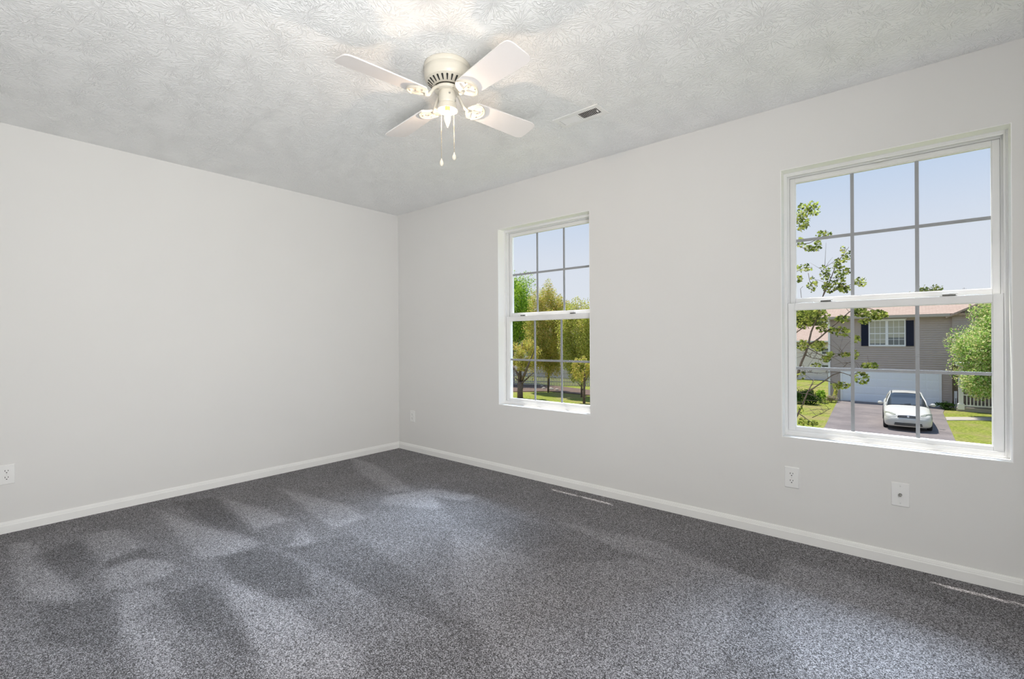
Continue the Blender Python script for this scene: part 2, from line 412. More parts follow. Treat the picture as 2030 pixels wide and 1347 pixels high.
def make_window(n, x0, x1):
    root = empty('window_%d' % n, (x0, 0, ZS)); root['kind'] = 'structure'
    W = x1 - x0; H = ZH - ZS
    # smooth white returns of the opening
    rt = MB(); e_ = 0.003
    rt.box((0, 0.0005, e_), (e_, 0.078, H - e_)); rt.box((W - e_, 0.0005, e_), (W, 0.078, H - e_))
    rt.box((0, 0.0005, H - e_), (W, 0.078, H)); rt.box((0, 0.0005, 0), (W, 0.078, e_))
    rt.build('window_return', M['return'], root)
    # vinyl frame with stepped tracks
    fr = MB()
    frame_box(fr, 0, W, 0, H, 0.078, 0.162, 0.010, 0.010, 0.016, 0.012)
    frame_box(fr, 0.010, W - 0.010, 0.016, H - 0.012, 0.078, 0.084, 0.008, 0.008, 0.014, 0.010)
    frame_box(fr, 0.010, W - 0.010, 0.016, H - 0.012, 0.117, 0.124, 0.014, 0.014, 0.010, 0.012)
    frame_box(fr, 0.010, W - 0.010, 0.016, H - 0.012, 0.1565, 0.162, 0.016, 0.016, 0.012, 0.014)
    fr.build('window_frame', M['vinyl'], root, bevel=0.0012)
    gk = MB()
    for xx in (0.0115, W - 0.0175): gk.box((xx, 0.1135, 0.03), (xx + 0.006, 0.1165, 0.76))
    gk.build('jamb_track', M['gasket'], root)
    def sash(name, y0, y1, z0, z1, wside, wbot, wtop, inset):
        sx0, sx1 = inset, W - inset
        s = MB(); frame_box(s, sx0, sx1, z0, z1, y0, y1, wside, wside, wbot, wtop)
        so = s.build(name, M['vinyl'], root, bevel=0.002)
        gx0, gx1, gz0, gz1 = sx0 + wside, sx1 - wside, z0 + wbot, z1 - wtop
        bd = MB(); frame_box(bd, gx0 - .001, gx1 + .001, gz0 - .001, gz1 + .001, y0 + 0.006, y1 - 0.006, 0.004, 0.004, 0.004, 0.004)
        bd.build('glazing_bead', M['vinyl'], so)
        ym = (y0 + y1) / 2
        g = MB(); g.quad((gx0, ym - .006, gz0), (gx1, ym - .006, gz0), (gx1, ym - .006, gz1), (gx0, ym - .006, gz1))
        g.build('pane', M['glass'], so)
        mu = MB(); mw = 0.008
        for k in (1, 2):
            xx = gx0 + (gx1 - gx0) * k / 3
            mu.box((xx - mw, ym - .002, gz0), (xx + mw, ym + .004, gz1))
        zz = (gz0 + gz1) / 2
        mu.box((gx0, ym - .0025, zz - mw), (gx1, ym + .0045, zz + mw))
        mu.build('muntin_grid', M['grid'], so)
        return so
    sash('upper_sash', 0.125, 0.155, 1.310 - ZS, 2.057 - ZS, 0.027, 0.050, 0.026, 0.024)
    lo = sash('lower_sash', 0.085, 0.115, 0.602 - ZS, 1.331 - ZS, 0.036, 0.022, 0.038, 0.018)
    # locks on the meeting rail
    for xx in (0.200, 0.700):
        k = MB(); zt = 1.331 - ZS
        k.box((xx - .030, 0.090, zt), (xx + .030, 0.112, zt + .006)); k.box((xx - .022, 0.086, zt + .006), (xx + .012, 0.104, zt + .013))
        k.box((xx + .004, 0.084, zt + .009), (xx + .034, 0.090, zt + .015))
        lk = k.build('sash_lock', M['vinyl'], lo, bevel=0.001)
        c = MB(); c.box((xx - .022, 0.0835, zt + .001), (xx + .026, 0.0858, zt + .0075)); c.build('lock_cam', M['darkmetal'], lo)
        tl = MB(); sx_ = -1 if xx < .4 else 1
        tl.box((xx + sx_ * .085 - .028, 0.092, zt), (xx + sx_ * .085 + .028, 0.110, zt + .004)); tl.build('tilt_latch', M['vinyl'], lo, bevel=0.001)
    st = MB(); st.box((W * .5 - .035, 0.0785, H - .034), (W * .5 + .01, 0.086, H - .027)); st.build('head_latch', M['vinyl'], root)
    return root
for i, (a_, b_) in enumerate(WIN): make_window(i + 1, a_, b_)

# ------------------------------------------------------------------ WALL PLATES
def rrect(w, h, r, n=5):
    o = []
    for cx_, cz_, a0 in ((w / 2 - r, h / 2 - r, 0), (-w / 2 + r, h / 2 - r, 90), (-w / 2 + r, -h / 2 + r, 180), (w / 2 - r, -h / 2 + r, 270)):
        for k in range(n + 1):
            a = R(a0 + 90 * k / n); o.append((cx_ + r * math.cos(a), cz_ + r * math.sin(a)))
    return o
# local frame: plate lies in XZ, facing -Y
MX = Matrix.Rotation(R(90), 4, 'X')      # prism z -> -y
def make_plate(parent, w=0.072, h=0.117):
    b = MB(); v = []; o1 = rrect(w, h, .004); o2 = rrect(w - .007, h - .007, .003)
    n = len(o1)
    pts = [(x, y, 0) for x, y in o1] + [(x, y, .0025) for x, y in o1] + [(x, y, .0058) for x, y in o2]
    f = [tuple(range(2 * n, 3 * n))]
    for L in (0, 1): f += [(L * n + i, L * n + (i + 1) % n, (L + 1) * n + (i + 1) % n, (L + 1) * n + i) for i in range(n)]
    b.add(pts, f, False, MX); return b.build('cover_plate', M['plate'], parent)
def make_outlet(label):
    root = empty('wall_outlet'); tag(root, label, 'outlet', 'duplex wall outlets')
    make_plate(root)
    for zc in (0.0195, -0.0195):
        b = MB(); ol = []
        for k in range(28):
            a = 2 * PI * k / 28; x = .0172 * math.cos(a); z = max(-.0135, min(.0135, .0172 * math.sin(a))); ol.append((x, z + zc))
        b.prism(ol, .005, .0078, MX); rc = b.build('receptacle', M['plate'], root, bevel=0.0006)
        s = MB(); s.box((-.0078, -.0081, zc - .0005), (-.0052, -.0076, zc + .0085)); s.box((.0052, -.0081, zc + .0005), (.0078, -.0076, zc + .0078))
        hh = [(.0030 * math.cos(2 * PI * k / 12), max(-.0022, .0030 * math.sin(2 * PI * k / 12)) + zc - .0078) for k in range(12)]
        s.prism(hh, .0076, .0081, MX); s.build('slot', M['slot'], rc)
    b = MB(); b.lathe([(0, .0066), (.0028, .0064), (.0032, .0056)], 14, MX); b.build('screw', M['screw'], root)
    return root
o = make_outlet('white duplex outlet on the wall below the large right window'); o.location = (3.606, 0, .352)
o = make_outlet('small distant duplex outlet low on the window wall beside the far corner'); o.location = (0.230, 0, .354)
o = make_outlet('white duplex outlet on the far left wall, cut by the left edge of the view'); o.location = (0, -2.824, .347); o.rotation_euler = (0, 0, R(90))
root = empty('cable_outlet', (4.075, 0, .3535)); tag(root, 'white wall plate with a single metal coaxial connector', 'cable outlet')
make_plate(root)
for zc in (.042, -.042):
    b = MB(); b.lathe([(0, .0066), (.0030, .0064), (.0034, .0056)], 14, MX @ Matrix.Translation((0, zc, 0))); b.build('screw', M['screw'], root)
b = MB(); hexa = [(.0072 * math.cos(R(60 * k)), .0072 * math.sin(R(60 * k))) for k in range(6)]
b.prism(hexa, .0055, .0105, MX); cn = b.build('connector_nut', M['darkmetal'], root)
b = MB(); b.lathe([(.0052, .010), (.0052, .0325), (.0048, .033), (.0028, .033), (.0028, .018), (0, .018)], 20, MX)
for q in range(6): b.lathe([(.0052, .0125 + q * .003), (.0056, .0135 + q * .003), (.0052, .0145 + q * .003)], 20, MX)
b.build('connector_barrel', M['metal'], cn)

# ------------------------------------------------------------------ CEILING REGISTER
vr = empty('ceiling_vent', (2.645, -.651, RZ)); tag(vr, 'white rectangular ceiling air register between the fan and the window wall', 'vent')
b = MB(); w_, d_ = .3040, .136
b.ring([(-w_ / 2, -d_ / 2), (w_ / 2, -d_ / 2), (w_ / 2, d_ / 2), (-w_ / 2, d_ / 2)], [(-.124, -.036), (.124, -.036), (.124, .036), (-.124, .036)], -.0065, -.0008)
b.box((-.005, -.036, -.0065), (.005, .036, -.002)); b.build('register_face', M['register'], vr, bevel=0.003)
b = MB(); b.box((-.126, -.038, -.0016), (.126, .038, -.0003)); b.build('duct_opening', M['duct'], vr)
b = MB()
for side in (-1, 1):
    for k in range(11):
        xc = side * (.0125 + k * .0103)
        Mt = Matrix.Translation((xc, 0, -.0042)) @ Matrix.Rotation(R(-34 if side < 0 else 34), 4, 'Y')
        b.box((-.0040 if side < 0 else -.0031, -.036, -.0005), (.0040 if side < 0 else .0031, .036, .0005), Mt)
b.build('louver', M['register'], vr)
b = MB(); b.box((.112, -.006, -.011), (.116, .010, -.004)); b.build('damper_lever', M['register'], vr, bevel=.0008)
for xx in (-.138, .138):
    b = MB(); b.lathe([(.0042, -.0064), (.0036, -.0076), (0, -.0080)], 12, Matrix.Translation((xx, 0, 0))); b.build('screw', M['screw'], vr)

# ------------------------------------------------------------------ CEILING FAN
fan = empty('ceiling_fan', (2.433, -1.498, RZ)); tag(fan, 'cream flush-mount ceiling fan with four white blades and a lit bare bulb', 'ceiling fan')
b = MB()
b.lathe([(.0, -.0005), (.108, -.0005), (.1095, -.003), (.1095, -.008), (.1092, -.020), (.1076, -.022), (.1076, -.025), (.1092, -.027), (.1090, -.045), (.1075, -.062), (.1045, -.072), (.1000, -.077)], 64)
mh = b.build('motor_housing', M['fan'], fan)
b = MB(); b.lathe([(.100, -.077), (.096, -.079), (.064, -.1055), (.062, -.104)], 64); b.build('vent_ring', M['fan'], fan)
b = MB()
for k in range(24):
    a = 2 * PI * k / 24 + .05
    Mt = Matrix.Rotation(a, 4, 'Z') @ Matrix.Translation((.0815, 0, -.0910)) @ Matrix.Rotation(R(-39.6), 4, 'Y')
    ol = [(-.0145, 0.0018), (-.011, .0026), (.010, .0046), (.0130, .0034), (.0142, 0), (.0130, -.0034), (.010, -.0046), (-.011, -.0026), (-.0145, -.0018)]
    b.prism(ol, -.0012, .0012, Mt)
b.build('cooling_slot', M['duct'], fan)
b = MB(); b.lathe([(.0, -.108), (.060, -.1085), (.0615, -.112), (.0615, -.121), (.058, -.1235), (0, -.1235)], 48); b.build('flywheel', M['fan'], fan)
b = MB(); b.lathe([(0, -.1205), (.036, -.1205), (.0400, -.124), (.0410, -.129), (.0410, -.172), (.0400, -.178), (.0385, -.181)], 40)
sh = b.build('switch_housing', M['fan'], fan)
for az, zz in ((-28, -.145), (205, -.172), (20, -.172)):
    q = MB(); Mt = Matrix.Rotation(R(az), 4, 'Z') @ Matrix.Translation((.0405, 0, zz)) @ Matrix.Rotation(R(90), 4, 'Y')
    q.lathe([(.0045, 0), (.0042, .003), (.002, .0042), (0, .0044)], 12, Mt); q.build('screw', M['metal'], sh)
# pierced cup around the socket
b = MB(); b.lathe([(.0385, -.180), (.0420, -.184), (.0430, -.188), (.0440, -.198), (.0465, -.207), (.0480, -.2115), (.0460, -.2115), (.0430, -.198), (.0415, -.188), (.035, -.1815), (0, -.1815)], 48)
for k in range(48):
    a = 2 * PI * k / 48
    b.lathe([(0, -.0019), (.0014, -.0013), (.0019, 0), (.0014, .0013), (0, .0019)], 6, Matrix.Translation((.0475 * math.cos(a), .0475 * math.sin(a), -.2115)))
    b.lathe([(0, -.0012), (.0012, 0), (0, .0012)], 6, Matrix.Translation((.0425 * math.cos(a), .0425 * math.sin(a), -.185)))
b.build('light_cup', M['fan'], fan)
b = MB(); b.lathe([(.0, -.182), (.0125, -.182), (.0125, -.214), (.0115, -.216), (0, -.216)], 24); b.build('lamp_socket', M['amber'], fan)
t = NT('bulb_glow')      # clear glass candle bulb, glowing
em = t.new('ShaderNodeEmission'); em.inputs[0].default_value = (1.0, 0.84, 0.58, 1); em.inputs[1].default_value = 3.2
tr = t.new('ShaderNodeBsdfTransparent'); mx = t.new('ShaderNodeMixShader'); mx.inputs[0].default_value = 0.30
t.link(tr.outputs[0], mx.inputs[1]); t.link(em.outputs[0], mx.inputs[2]); t.link(mx.outputs[0], t.out.inputs[0]); t.n.remove(t.p)
b = MB(); b.lathe([(.0090, -.216), (.0105, -.222), (.0150, -.236), (.0160, -.246), (.0148, -.257), (.0105, -.271), (.0055, -.284), (.0022, -.292), (0, -.2945)], 28)
bulb = b.build('light_bulb', t.m, fan)
l_ = light('bulb_light', 'POINT', (2.433, -1.498, RZ - .252), 6.0, (1.0, 0.74, 0.52), shadow_soft_size=0.010)
# blades
def blade_outline():
    pts = []; r0, r1 = .140, .526
    wr, wt = .055, .0690
    pts += [(r0, -wr * .86), (r0 + .012, -wr)]
    pts += [(r0 + (r1 - .05 - r0) * k / 6, -(wr + (wt - wr) * k / 6)) for k in range(1, 7)]
    for k in range(1, 9):
        a = R(-90 + 180 * k / 9); rr = .9
        pts.append((r1 - .05 + .05 * math.cos(a) ** .62, (wt) * math.copysign(abs(math.sin(a)) ** .38, math.sin(a))))
    pts += [(r0 + (r1 - .05 - r0) * k / 6, (wr + (wt - wr) * k / 6)) for k in range(6, 0, -1)]
    pts += [(r0 + .012, wr), (r0, wr * .86)]
    return pts
def make_blade():
    ZB = -.163
    T = Matrix.Translation((0, 0, ZB)) @ Matrix.Rotation(R(-12), 4, 'X')
    b = MB(); b.prism(blade_outline(), -.0028, .0028, T)
    bl = b.build('fan_blade', M['blade'], None, bevel=.0014)
    # blade iron: curved arm, crescent loop plate with a rib
    k = MB()
    k.tube([(.050, 0, -.117), (.066, .002, -.122), (.080, .006, -.136), (.092, .006, -.155), (.106, .002, -.170), (.126, 0, -.1745)], [.0085, .0080, .0075, .0075, .008, .009], 10)
    k.tube([(.050, 0, -.117), (.050, 0, -.1085)], .010, 10)
    out, inn = [], []
    N = 32
    for i in range(N):
        a = 2 * PI * i / N; c, s = math.cos(a), math.sin(a)
        rx = .042 if c > 0 else .056
        x = .170 + rx * c - .012 * s * s; y = .056 * s * (1.0 if c > -.2 else 1 + .45 * (c + .2))
        out.append((x, y))
        x2 = .176 + (rx - .016) * c * .8 - .010 * s * s; y2 = (.056 - .014) * s * (1.0 if c > -.2 else 1 + .6 * (c + .2))
        inn.append((x2, y2))
    k.ring(out, inn, -.0085, -.0030, T)
    # raised outer rim (crescent)
    arc = [(.170 + .040 * math.cos(R(a)) - .012 * math.sin(R(a)) ** 2, .054 * math.sin(R(a)), -.0095) for a in range(-82, 83, 12)]
    k.tube([T @ Vector(p) for p in arc], .0042, 8)
    # central tongue to the blade
    k.prism([(.120, -.010), (.150, -.007), (.176, -.011), (.184, 0), (.176, .011), (.150, .007), (.120, .010)], -.0090, -.0030, T)
    iron = k.build('blade_iron', M['fan'], bl, bevel=0)
    for px_, py_ in ((.172, 0), (.186, .026), (.186, -.026)):
        q = MB(); q.lathe([(.0038, -.0088), (.003, -.0105), (0, -.011)], 10, T @ Matrix.Translation((px_, py_, 0))); q.build('screw', M['metal'], bl)
    return bl
proto = make_blade(); proto.parent = fan
for i, az in enumerate((-9, 81, 172, 262)):
    o = proto if i == 0 else copy_tree(proto, fan)
    o.rotation_euler = (0, 0, R(az))
def chain(x, y, z0, z1, name='pull_chain'):
    b = MB(); n = int((z0 - z1) / .0045)
    b.tube([(x, y, z0), (x, y, z1)], .0005, 5)
    for k in range(n):
        b.lathe([(0, -.0015), (.0012, -.0008), (.0015, 0), (.0012, .0008), (0, .0015)], 6, Matrix.Translation((x, y, z0 - k * .0045)))
    c = b.build(name, M['brass'], fan)
    q = MB(); q.lathe([(0, 0), (.0018, -.002), (.0022, -.006), (.0072, -.016), (.0098, -.025), (.0090, -.033), (.004, -.038), (0, -.0395)], 20, Matrix.Translation((x, y, z1)))
    q.build('chain_pendant', M['fan'], c)
# chain ends found from the photograph at the fan's depth
ax_, ay_ = Rv.x, Rv.y
chain(-.030 * ax_, -.030 * ay_, -.175, -.438)
chain(.031 * ax_, .031 * ay_, -.147, -.410)
q = MB(); q.tube([(.030 * ax_, .030 * ay_, -.150), (.040 * ax_, .040 * ay_, -.150)], .003, 8); q.build('chain_outlet', M['metal'], fan)

# ================================================================== OUTSIDE
GZ = -2.90
def leafmat(name, cols, trans=0.55):
    t = NT(name); g = t.new('ShaderNodeNewGeometry')
    c = t.ramp(g.outputs['Random Per Island'], [(i / (len(cols) - 1), c) for i, c in enumerate(cols)])
    df = t.new('ShaderNodeBsdfDiffuse'); tl = t.new('ShaderNodeBsdfTranslucent'); mx = t.new('ShaderNodeMixShader'); mx.inputs[0].default_value = trans
    t.link(c, df.inputs[0]); t.link(c, tl.inputs[0]); t.link(df.outputs[0], mx.inputs[1]); t.link(tl.outputs[0], mx.inputs[2])
    t.link(mx.outputs[0], t.out.inputs[0]); t.n.remove(t.p); return t.m
M['leaf_fresh'] = leafmat('leaf_fresh', [(.04, .055, .015), (.13, .17, .03), (.30, .35, .06), (.58, .60, .14), (.27, .22, .07)], .42)
M['leaf_green'] = leafmat('leaf_green', [(.08, .17, .02), (.22, .42, .04), (.45, .66, .07), (.66, .76, .14)])
M['leaf_orange'] = leafmat('leaf_orange', [(.16, .18, .04), (.44, .46, .09), (.70, .62, .14), (.80, .50, .20), (.50, .60, .11), (.82, .70, .26), (.40, .50, .09)])
M['leaf_yellow'] = leafmat('leaf_yellow', [(.17, .21, .04), (.48, .54, .10), (.74, .74, .17), (.80, .66, .24), (.40, .50, .10)])
M['leaf_mixed'] = leafmat('leaf_mixed', [(.12, .26, .06), (.34, .58, .12), (.56, .74, .22), (.85, .88, .55), (.80, .66, .36), (.62, .80, .24)])
M['leaf_dark'] = leafmat('leaf_dark', [(.015, .035, .010), (.03, .07, .015), (.06, .12, .02)], 0.2)
M['leaf_far'] = leafmat('leaf_far', [(.10, .13, .05), (.22, .27, .09), (.34, .36, .12)])
M['flower'] = leafmat('flower', [(.45, .30, .28), (.6, .5, .45), (.30, .40, .06), (.5, .4, .3)], .3)
M['bark'] = plain('bark', (.16, .115, .09), .9, vary=.3, vs=14, bump=.5, bs=60)
M['siding'] = plain('vinyl_siding', (.45, .375, .34), .6, vary=.03, vs=3)
M['siding_pale'] = plain('pale_siding', (.82, .74, .73), .6, vary=.03, vs=3)
M['ext_white'] = plain('exterior_white', (.80, .80, .82), .5)
M['gutter'] = plain('gutter_beige', (.46, .41, .36), .7, spec=.1)
M['garage'] = plain('garage_door_paint', (.82, .84, .88), .6, spec=.2)
M['shutter'] = plain('shutter_navy', (.018, .022, .045), .8, spec=.1)
M['blind'] = plain('window_blind', (.50, .48, .40), .8, spec=.1)
M['darkroom'] = plain('dark_interior', (.02, .022, .025), .4)
M['concrete'] = plain('concrete', (.40, .36, .31), .9, vary=.08, vs=4)
M['street'] = plain('street_asphalt', (.10, .10, .105), .9, vary=.1, vs=8)
M['soil'] = plain('mulch', (.13, .085, .065), .95, vary=.3, vs=6)
M['carpaint'] = plain('car_paint', (.56, .545, .49), .35, spec=.4, coat=.5)
M['rubber'] = plain('tyre_rubber', (.02, .02, .02), .8)
M['lens'] = plain('headlamp_lens', (.42, .42, .34), .15, spec=.6)
M['wheel'] = plain('alloy', (.35, .35, .36), .4, metal=.6)
M['fence'] = plain('fence_paint', (.46, .43, .41), .6)
t = NT('car_glass'); t.p.inputs['Base Color'].default_value = (.035, .045, .055, 1); t.p.inputs['Roughness'].default_value = .08; t.p.inputs['Specular IOR Level'].default_value = .6
M['carglass'] = t.m
t = NT('house_glass'); t.p.inputs['Base Color'].default_value = (.10, .11, .11, 1); t.p.inputs['Roughness'].default_value = .1; M['houseglass'] = t.m
# shingles
t = NT('roof_shingles'); br = t.new('ShaderNodeTexBrick'); br.inputs['Scale'].default_value = 1.0
br.inputs['Color1'].default_value = (.43, .325, .26, 1); br.inputs['Color2'].default_value = (.36, .265, .21, 1); br.inputs['Mortar'].default_value = (.28, .20, .16, 1)
br.inputs['Brick Width'].default_value = .30; br.inputs['Row Height'].default_value = .14; br.inputs['Mortar Size'].default_value = .012
t.link(t.coord(), br.inputs['Vector']); t.link(t.mix(.35, br.outputs[0], t.ramp(t.noise(t.coord(), 9, 3), [(.3, (.31, .23, .185)), (.7, (.52, .40, .325))])), t.p.inputs['Base Color']); t.p.inputs['Roughness'].default_value = .95
M['shingle'] = t.m
# grass
t = NT('lawn_grass'); Pg = t.pos()
gc = t.ramp(t.noise(Pg, 9, 5, .7), [(.28, (.085, .115, .02)), (.48, (.22, .26, .045)), (.66, (.40, .42, .09))])
pt_ = t.ramp(t.noise(Pg, .55, 3, .6), [(.46, (0, 0, 0)), (.62, (1, 1, 1))])
t.link(t.mix(t.math('MULTIPLY', pt_, .55), gc, (.36, .27, .15)), t.p.inputs['Base Color'])
t.p.inputs['Roughness'].default_value = .95; t.p.inputs['Specular IOR Level'].default_value = .1; t.bump(t.noise(Pg, 22, 4, .7), .8, .06)
M['grass'] = t.m
# old asphalt drive
t = NT('driveway_asphalt'); Pg = t.pos()
c1 = t.ramp(t.noise(Pg, .8, 4, .6), [(.3, (.165, .145, .142)), (.55, (.225, .197, .190)), (.75, (.28, .243, .222))])
c2 = t.ramp(t.noise(Pg, 30, 3, .7), [(.3, (.75, .75, .75)), (.7, (1.15, 1.15, 1.15))])
t.link(t.mix(1.0, c1, c2, 'MULTIPLY'), t.p.inputs['Base Color']); t.p.inputs['Roughness'].default_value = .9; t.p.inputs['Specular IOR Level'].default_value = .2
M['asphalt'] = t.m

def slab(name, pts, z0, z1, mat):
    b = MB(); b.prism([(p[0], p[1]) for p in pts], z0, z1); return b.build(name, mat)
# ground, street and walks
struct(slab('ground', [(-140, .3), (120, .3), (120, 220), (-140, 220)], GZ - .4, GZ, M['grass']))
struct(slab('street_pavement', [(-140, 9.2), (120, 9.2), (120, 15.6), (-140, 15.6)], GZ, GZ + .01, M['street']))
dl = [at(1662, 797.5, 2, GZ), at(1634, 851, 2, GZ)]; 
struct(slab('driveway_pavement', [(.55, 33.45), (.72, 30.2), (1.15, 22.2), (1.0, 15.6), (6.1, 15.6), (5.42, 22.0), (5.40, 30.6), (5.62, 33.45)], GZ, GZ + .02, M['asphalt']))
struct(slab('walkway_pavement', [(5.42, 27.7), (7.0, 29.0), (9.5, 29.3), (9.5, 30.6), (7.0, 30.1), (5.42, 28.9)], GZ, GZ + .03, M['concrete']))

# ---------------------------------------------------------------- the house across the street
HY = 33.5
EZ = 2.28
house = empty('house', (0, 0, 0)); tag(house, 'two-storey grey-brown sided house with a double garage across the street', 'house')
def siding(b, x0, x1, y, z0, z1, step=.13, d=.035, facing=-1):
    n = int(round((z1 - z0) / step)); st = (z1 - z0) / n; v = []; f = []
    for i in range(n):
        z = z0 + i * st; k = len(v)
        v += [(x0, y - d, z), (x1, y - d, z), (x1, y - .003, z + st), (x0, y - .003, z + st), (x0, y, z), (x1, y, z)]
        f += [(k, k + 1, k + 2, k + 3), (k + 4, k + 5, k + 1, k)]
    b.add(v, f)
HX0, HX1 = .06, 5.90
b = MB(); b.box((HX0, HY, GZ - .2), (HX1, HY + 7.5, EZ + .02)); siding(b, HX0, HX1, HY, GZ, EZ)
b.box((HX1, HY + 1.6, GZ - .2), (14.0, HY + 7.5, EZ)); siding(b, HX1, 14.0, HY + 1.6, GZ, -.30)
b.box((HX1, HY - .15, -.30), (14.0, HY + 1.7, EZ)); siding(b, HX1, 14.0, HY - .15, -.30, EZ)
# gable triangle of the front wing
gx0, gx1, gpk = HX1 - .05, 14.0, 4.35
b.add([(gx0, HY - .16, EZ), (gx1, HY - .16, EZ), ((gx0 + gx1) / 2, HY - .16, gpk), (gx0, HY + 4, EZ), (gx1, HY + 4, EZ), ((gx0 + gx1) / 2, HY + 4, gpk)], [(0, 1, 2), (3, 5, 4)])
b.build('siding', M['siding'], house)
# main roof and wing roof
def roof_slab(b, a, c, d, e_, th=.12):
    A = [Vector(p) for p in (a, c, d, e_)]; n = (A[1] - A[0]).cross(A[3] - A[0]).normalized()
    if n.z < 0: n = -n
    v = A + [p - n * th for p in A]
    b.add(v, [(0, 1, 2, 3), (7, 6, 5, 4), (0, 4, 5, 1), (1, 5, 6, 2), (2, 6, 7, 3), (3, 7, 4, 0)])
b = MB()
RGY, RGZ = HY + 3.75, 3.52
roof_slab(b, (HX0 - .35, HY - .42, EZ + .16), (14.2, HY - .42, EZ + .16), (14.2, RGY, RGZ), (HX0 - .35, RGY, RGZ))
roof_slab(b, (HX0 - .35, HY + 7.9, EZ + .16), (14.2, HY + 7.9, EZ + .16), (14.2, RGY, RGZ), (HX0 - .35, RGY, RGZ))
b.build('roof', M['shingle'], house)
b = MB(); mxx = (gx0 + gx1) / 2
roof_slab(b, (gx0 - .25, HY - .50, EZ - .02), (mxx, HY - .50, gpk + .16), (mxx, HY + 5, gpk + .16), (gx0 - .25, HY + 5, EZ - .02), .10)
roof_slab(b, (gx1 + .25, HY - .50, EZ - .02), (mxx, HY - .50, gpk + .16), (mxx, HY + 5, gpk + .16), (gx1 + .25, HY + 5, EZ - .02), .10)
b.build('wing_roof', M['shingle'], house)
b = MB(); b.box((HX0 - .37, HY - .52, EZ), (HX1 - .10, HY - .42, EZ + .15)); b.box((HX0 - .35, HY - .42, EZ - .02), (HX1, HY, EZ + .02)); b.build('gutter', M['gutter'], house)
b = MB(); b.box((HX0 - .02, HY - .10, GZ + .05), (HX0 + .09, HY - .02, EZ)); b.tube([(HX0 + .03, HY - .45, EZ), (HX0 + .03, HY - .06, EZ - .3)], .04, 8); b.build('downspout', M['ext_white'], house)
# garage
GX0, GX1, GT = .68, 5.46, -.84
b = MB(); frame_box(b, GX0, GX1, GZ, GT, HY - .08, HY + .02, .11, .11, .001, .13); b.build('garage_trim', M['ext_white'], house)
b = MB(); b.box((GX0 + .1, HY - .045, GZ + .02), (GX1 - .1, HY + .01, GT - .12))
gw = (GX1 - GX0 - .2) / 8; gh = (GT - .12 - GZ) / 4
for i in range(8):
    for j in range(4):
        xx = GX0 + .1 + gw * i; zz = GZ + .02 + gh * j
        b.box((xx + .035, HY - .062, zz + .05), (xx + gw - .035, HY - .04, zz + gh - .05))
for j in range(1, 4): b.box((GX0 + .1, HY - .048, GZ + .02 + gh * j - .006), (GX1 - .1, HY - .0445, GZ + .02 + gh * j + .006))
gd = b.build('garage_door', M['garage'], house, bevel=.004)
b = MB(); b.box((3.0, HY - .075, GZ + .32), (3.16, HY - .05, GZ + .36)); b.build('door_handle', M['darkmetal'], gd)
# window with shutters
WX0, WX1, WZ0, WZ1 = 2.135, 3.885, .565, 2.18
b = MB(); frame_box(b, WX0, WX1, WZ0, WZ1, HY - .07, HY, .06, .06, .06, .08); b.box(((WX0 + WX1) / 2 - .07, HY - .07, WZ0 + .06), ((WX0 + WX1) / 2 + .07, HY, WZ1 - .08))
b.box((WX0 - .05, HY - .10, WZ1 - .005), (WX1 + .05, HY, WZ1 + .045))
wf = b.build('window_frame', M['ext_white'], house)
for s_, (xa, xb) in enumerate(((WX0 + .06, (WX0 + WX1) / 2 - .07), ((WX0 + WX1) / 2 + .07, WX1 - .06))):
    za, zb = WZ0 + .06, WZ1 - .08; zm = (za + zb) / 2 - .02
    b = MB(); b.box((xa, HY - .045, za), (xb, HY - .036, zb)); b.build('pane', M['houseglass'], wf)
    b = MB()
    n = 34
    for k in range(n):
        z = za + .12 + (zb - za - .13) * (k + .5) / n
        if s_ == 1 and z < zm - .25: continue
        b.box((xa + .01, HY - .049, z - .019), (xb - .01, HY - .0465, z + .016))
    b.build('blind', M['blind'], wf)
    b = MB(); b.box((xa, HY - .066, zm - .025), (xb, HY - .045, zm + .03)); b.box((xa, HY - .06, za), (xb, HY - .045, za + .035))
    for k in (1, 2):
        xx = xa + (xb - xa) * k / 3; b.box((xx - .011, HY - .058, za), (xx + .011, HY - .05, zb))
    for z in ((za + zm) / 2, (zm + zb) / 2): b.box((xa, HY - .0585, z - .011), (xb, HY - .0505, z + .011))
    b.build('sash', M['ext_white'], wf)
for xa in (WX0 - .375, WX1 + .025):
    b = MB(); frame_box(b, xa, xa + .35, WZ0 + .02, WZ1 - .07, HY - .06, HY, .045, .045, .06, .06); b.box((xa + .045, HY - .045, WZ0 + .05), (xa + .305, HY - .02, WZ1 - .1))
    for k in range(26): b.box((xa + .045, HY - .055, WZ0 + .09 + k * .055), (xa + .305, HY - .04, WZ0 + .115 + k * .055))
    b.build('shutter', M['shutter'], house)
# porch: floor, corner post, rail with pickets
PY = 32.0
b = MB(); b.box((6.0, PY, GZ), (11.5, HY + 1.6, GZ + .20)); b.build('porch_floor', M['concrete'], house)
b = MB(); b.box((6.08, PY, GZ + .1), (6.27, PY + .19, -.3)); b.box((6.04, PY - .04, GZ + .1), (6.31, PY + .23, GZ + .4)); b.build('porch_post', M['ext_white'], house)
b = MB(); b.box((6.27, PY + .06, -2.05), (11.4, PY + .13, -1.98)); b.box((6.27, PY + .06, -2.62), (11.4, PY + .13, -2.55)); b.build('porch_rail', M['ext_white'], house)
for k in range(36):
    xx = 6.38 + k * .140
    b = MB(); b.box((xx, PY + .07, -2.60), (xx + .045, PY + .12, -2.0)); b.build('baluster', M['ext_white'], house)
b = MB(); b.box((6.0, PY - .1, -.45), (11.6, HY, -.28)); b.build('porch_beam', M['ext_white'], house)
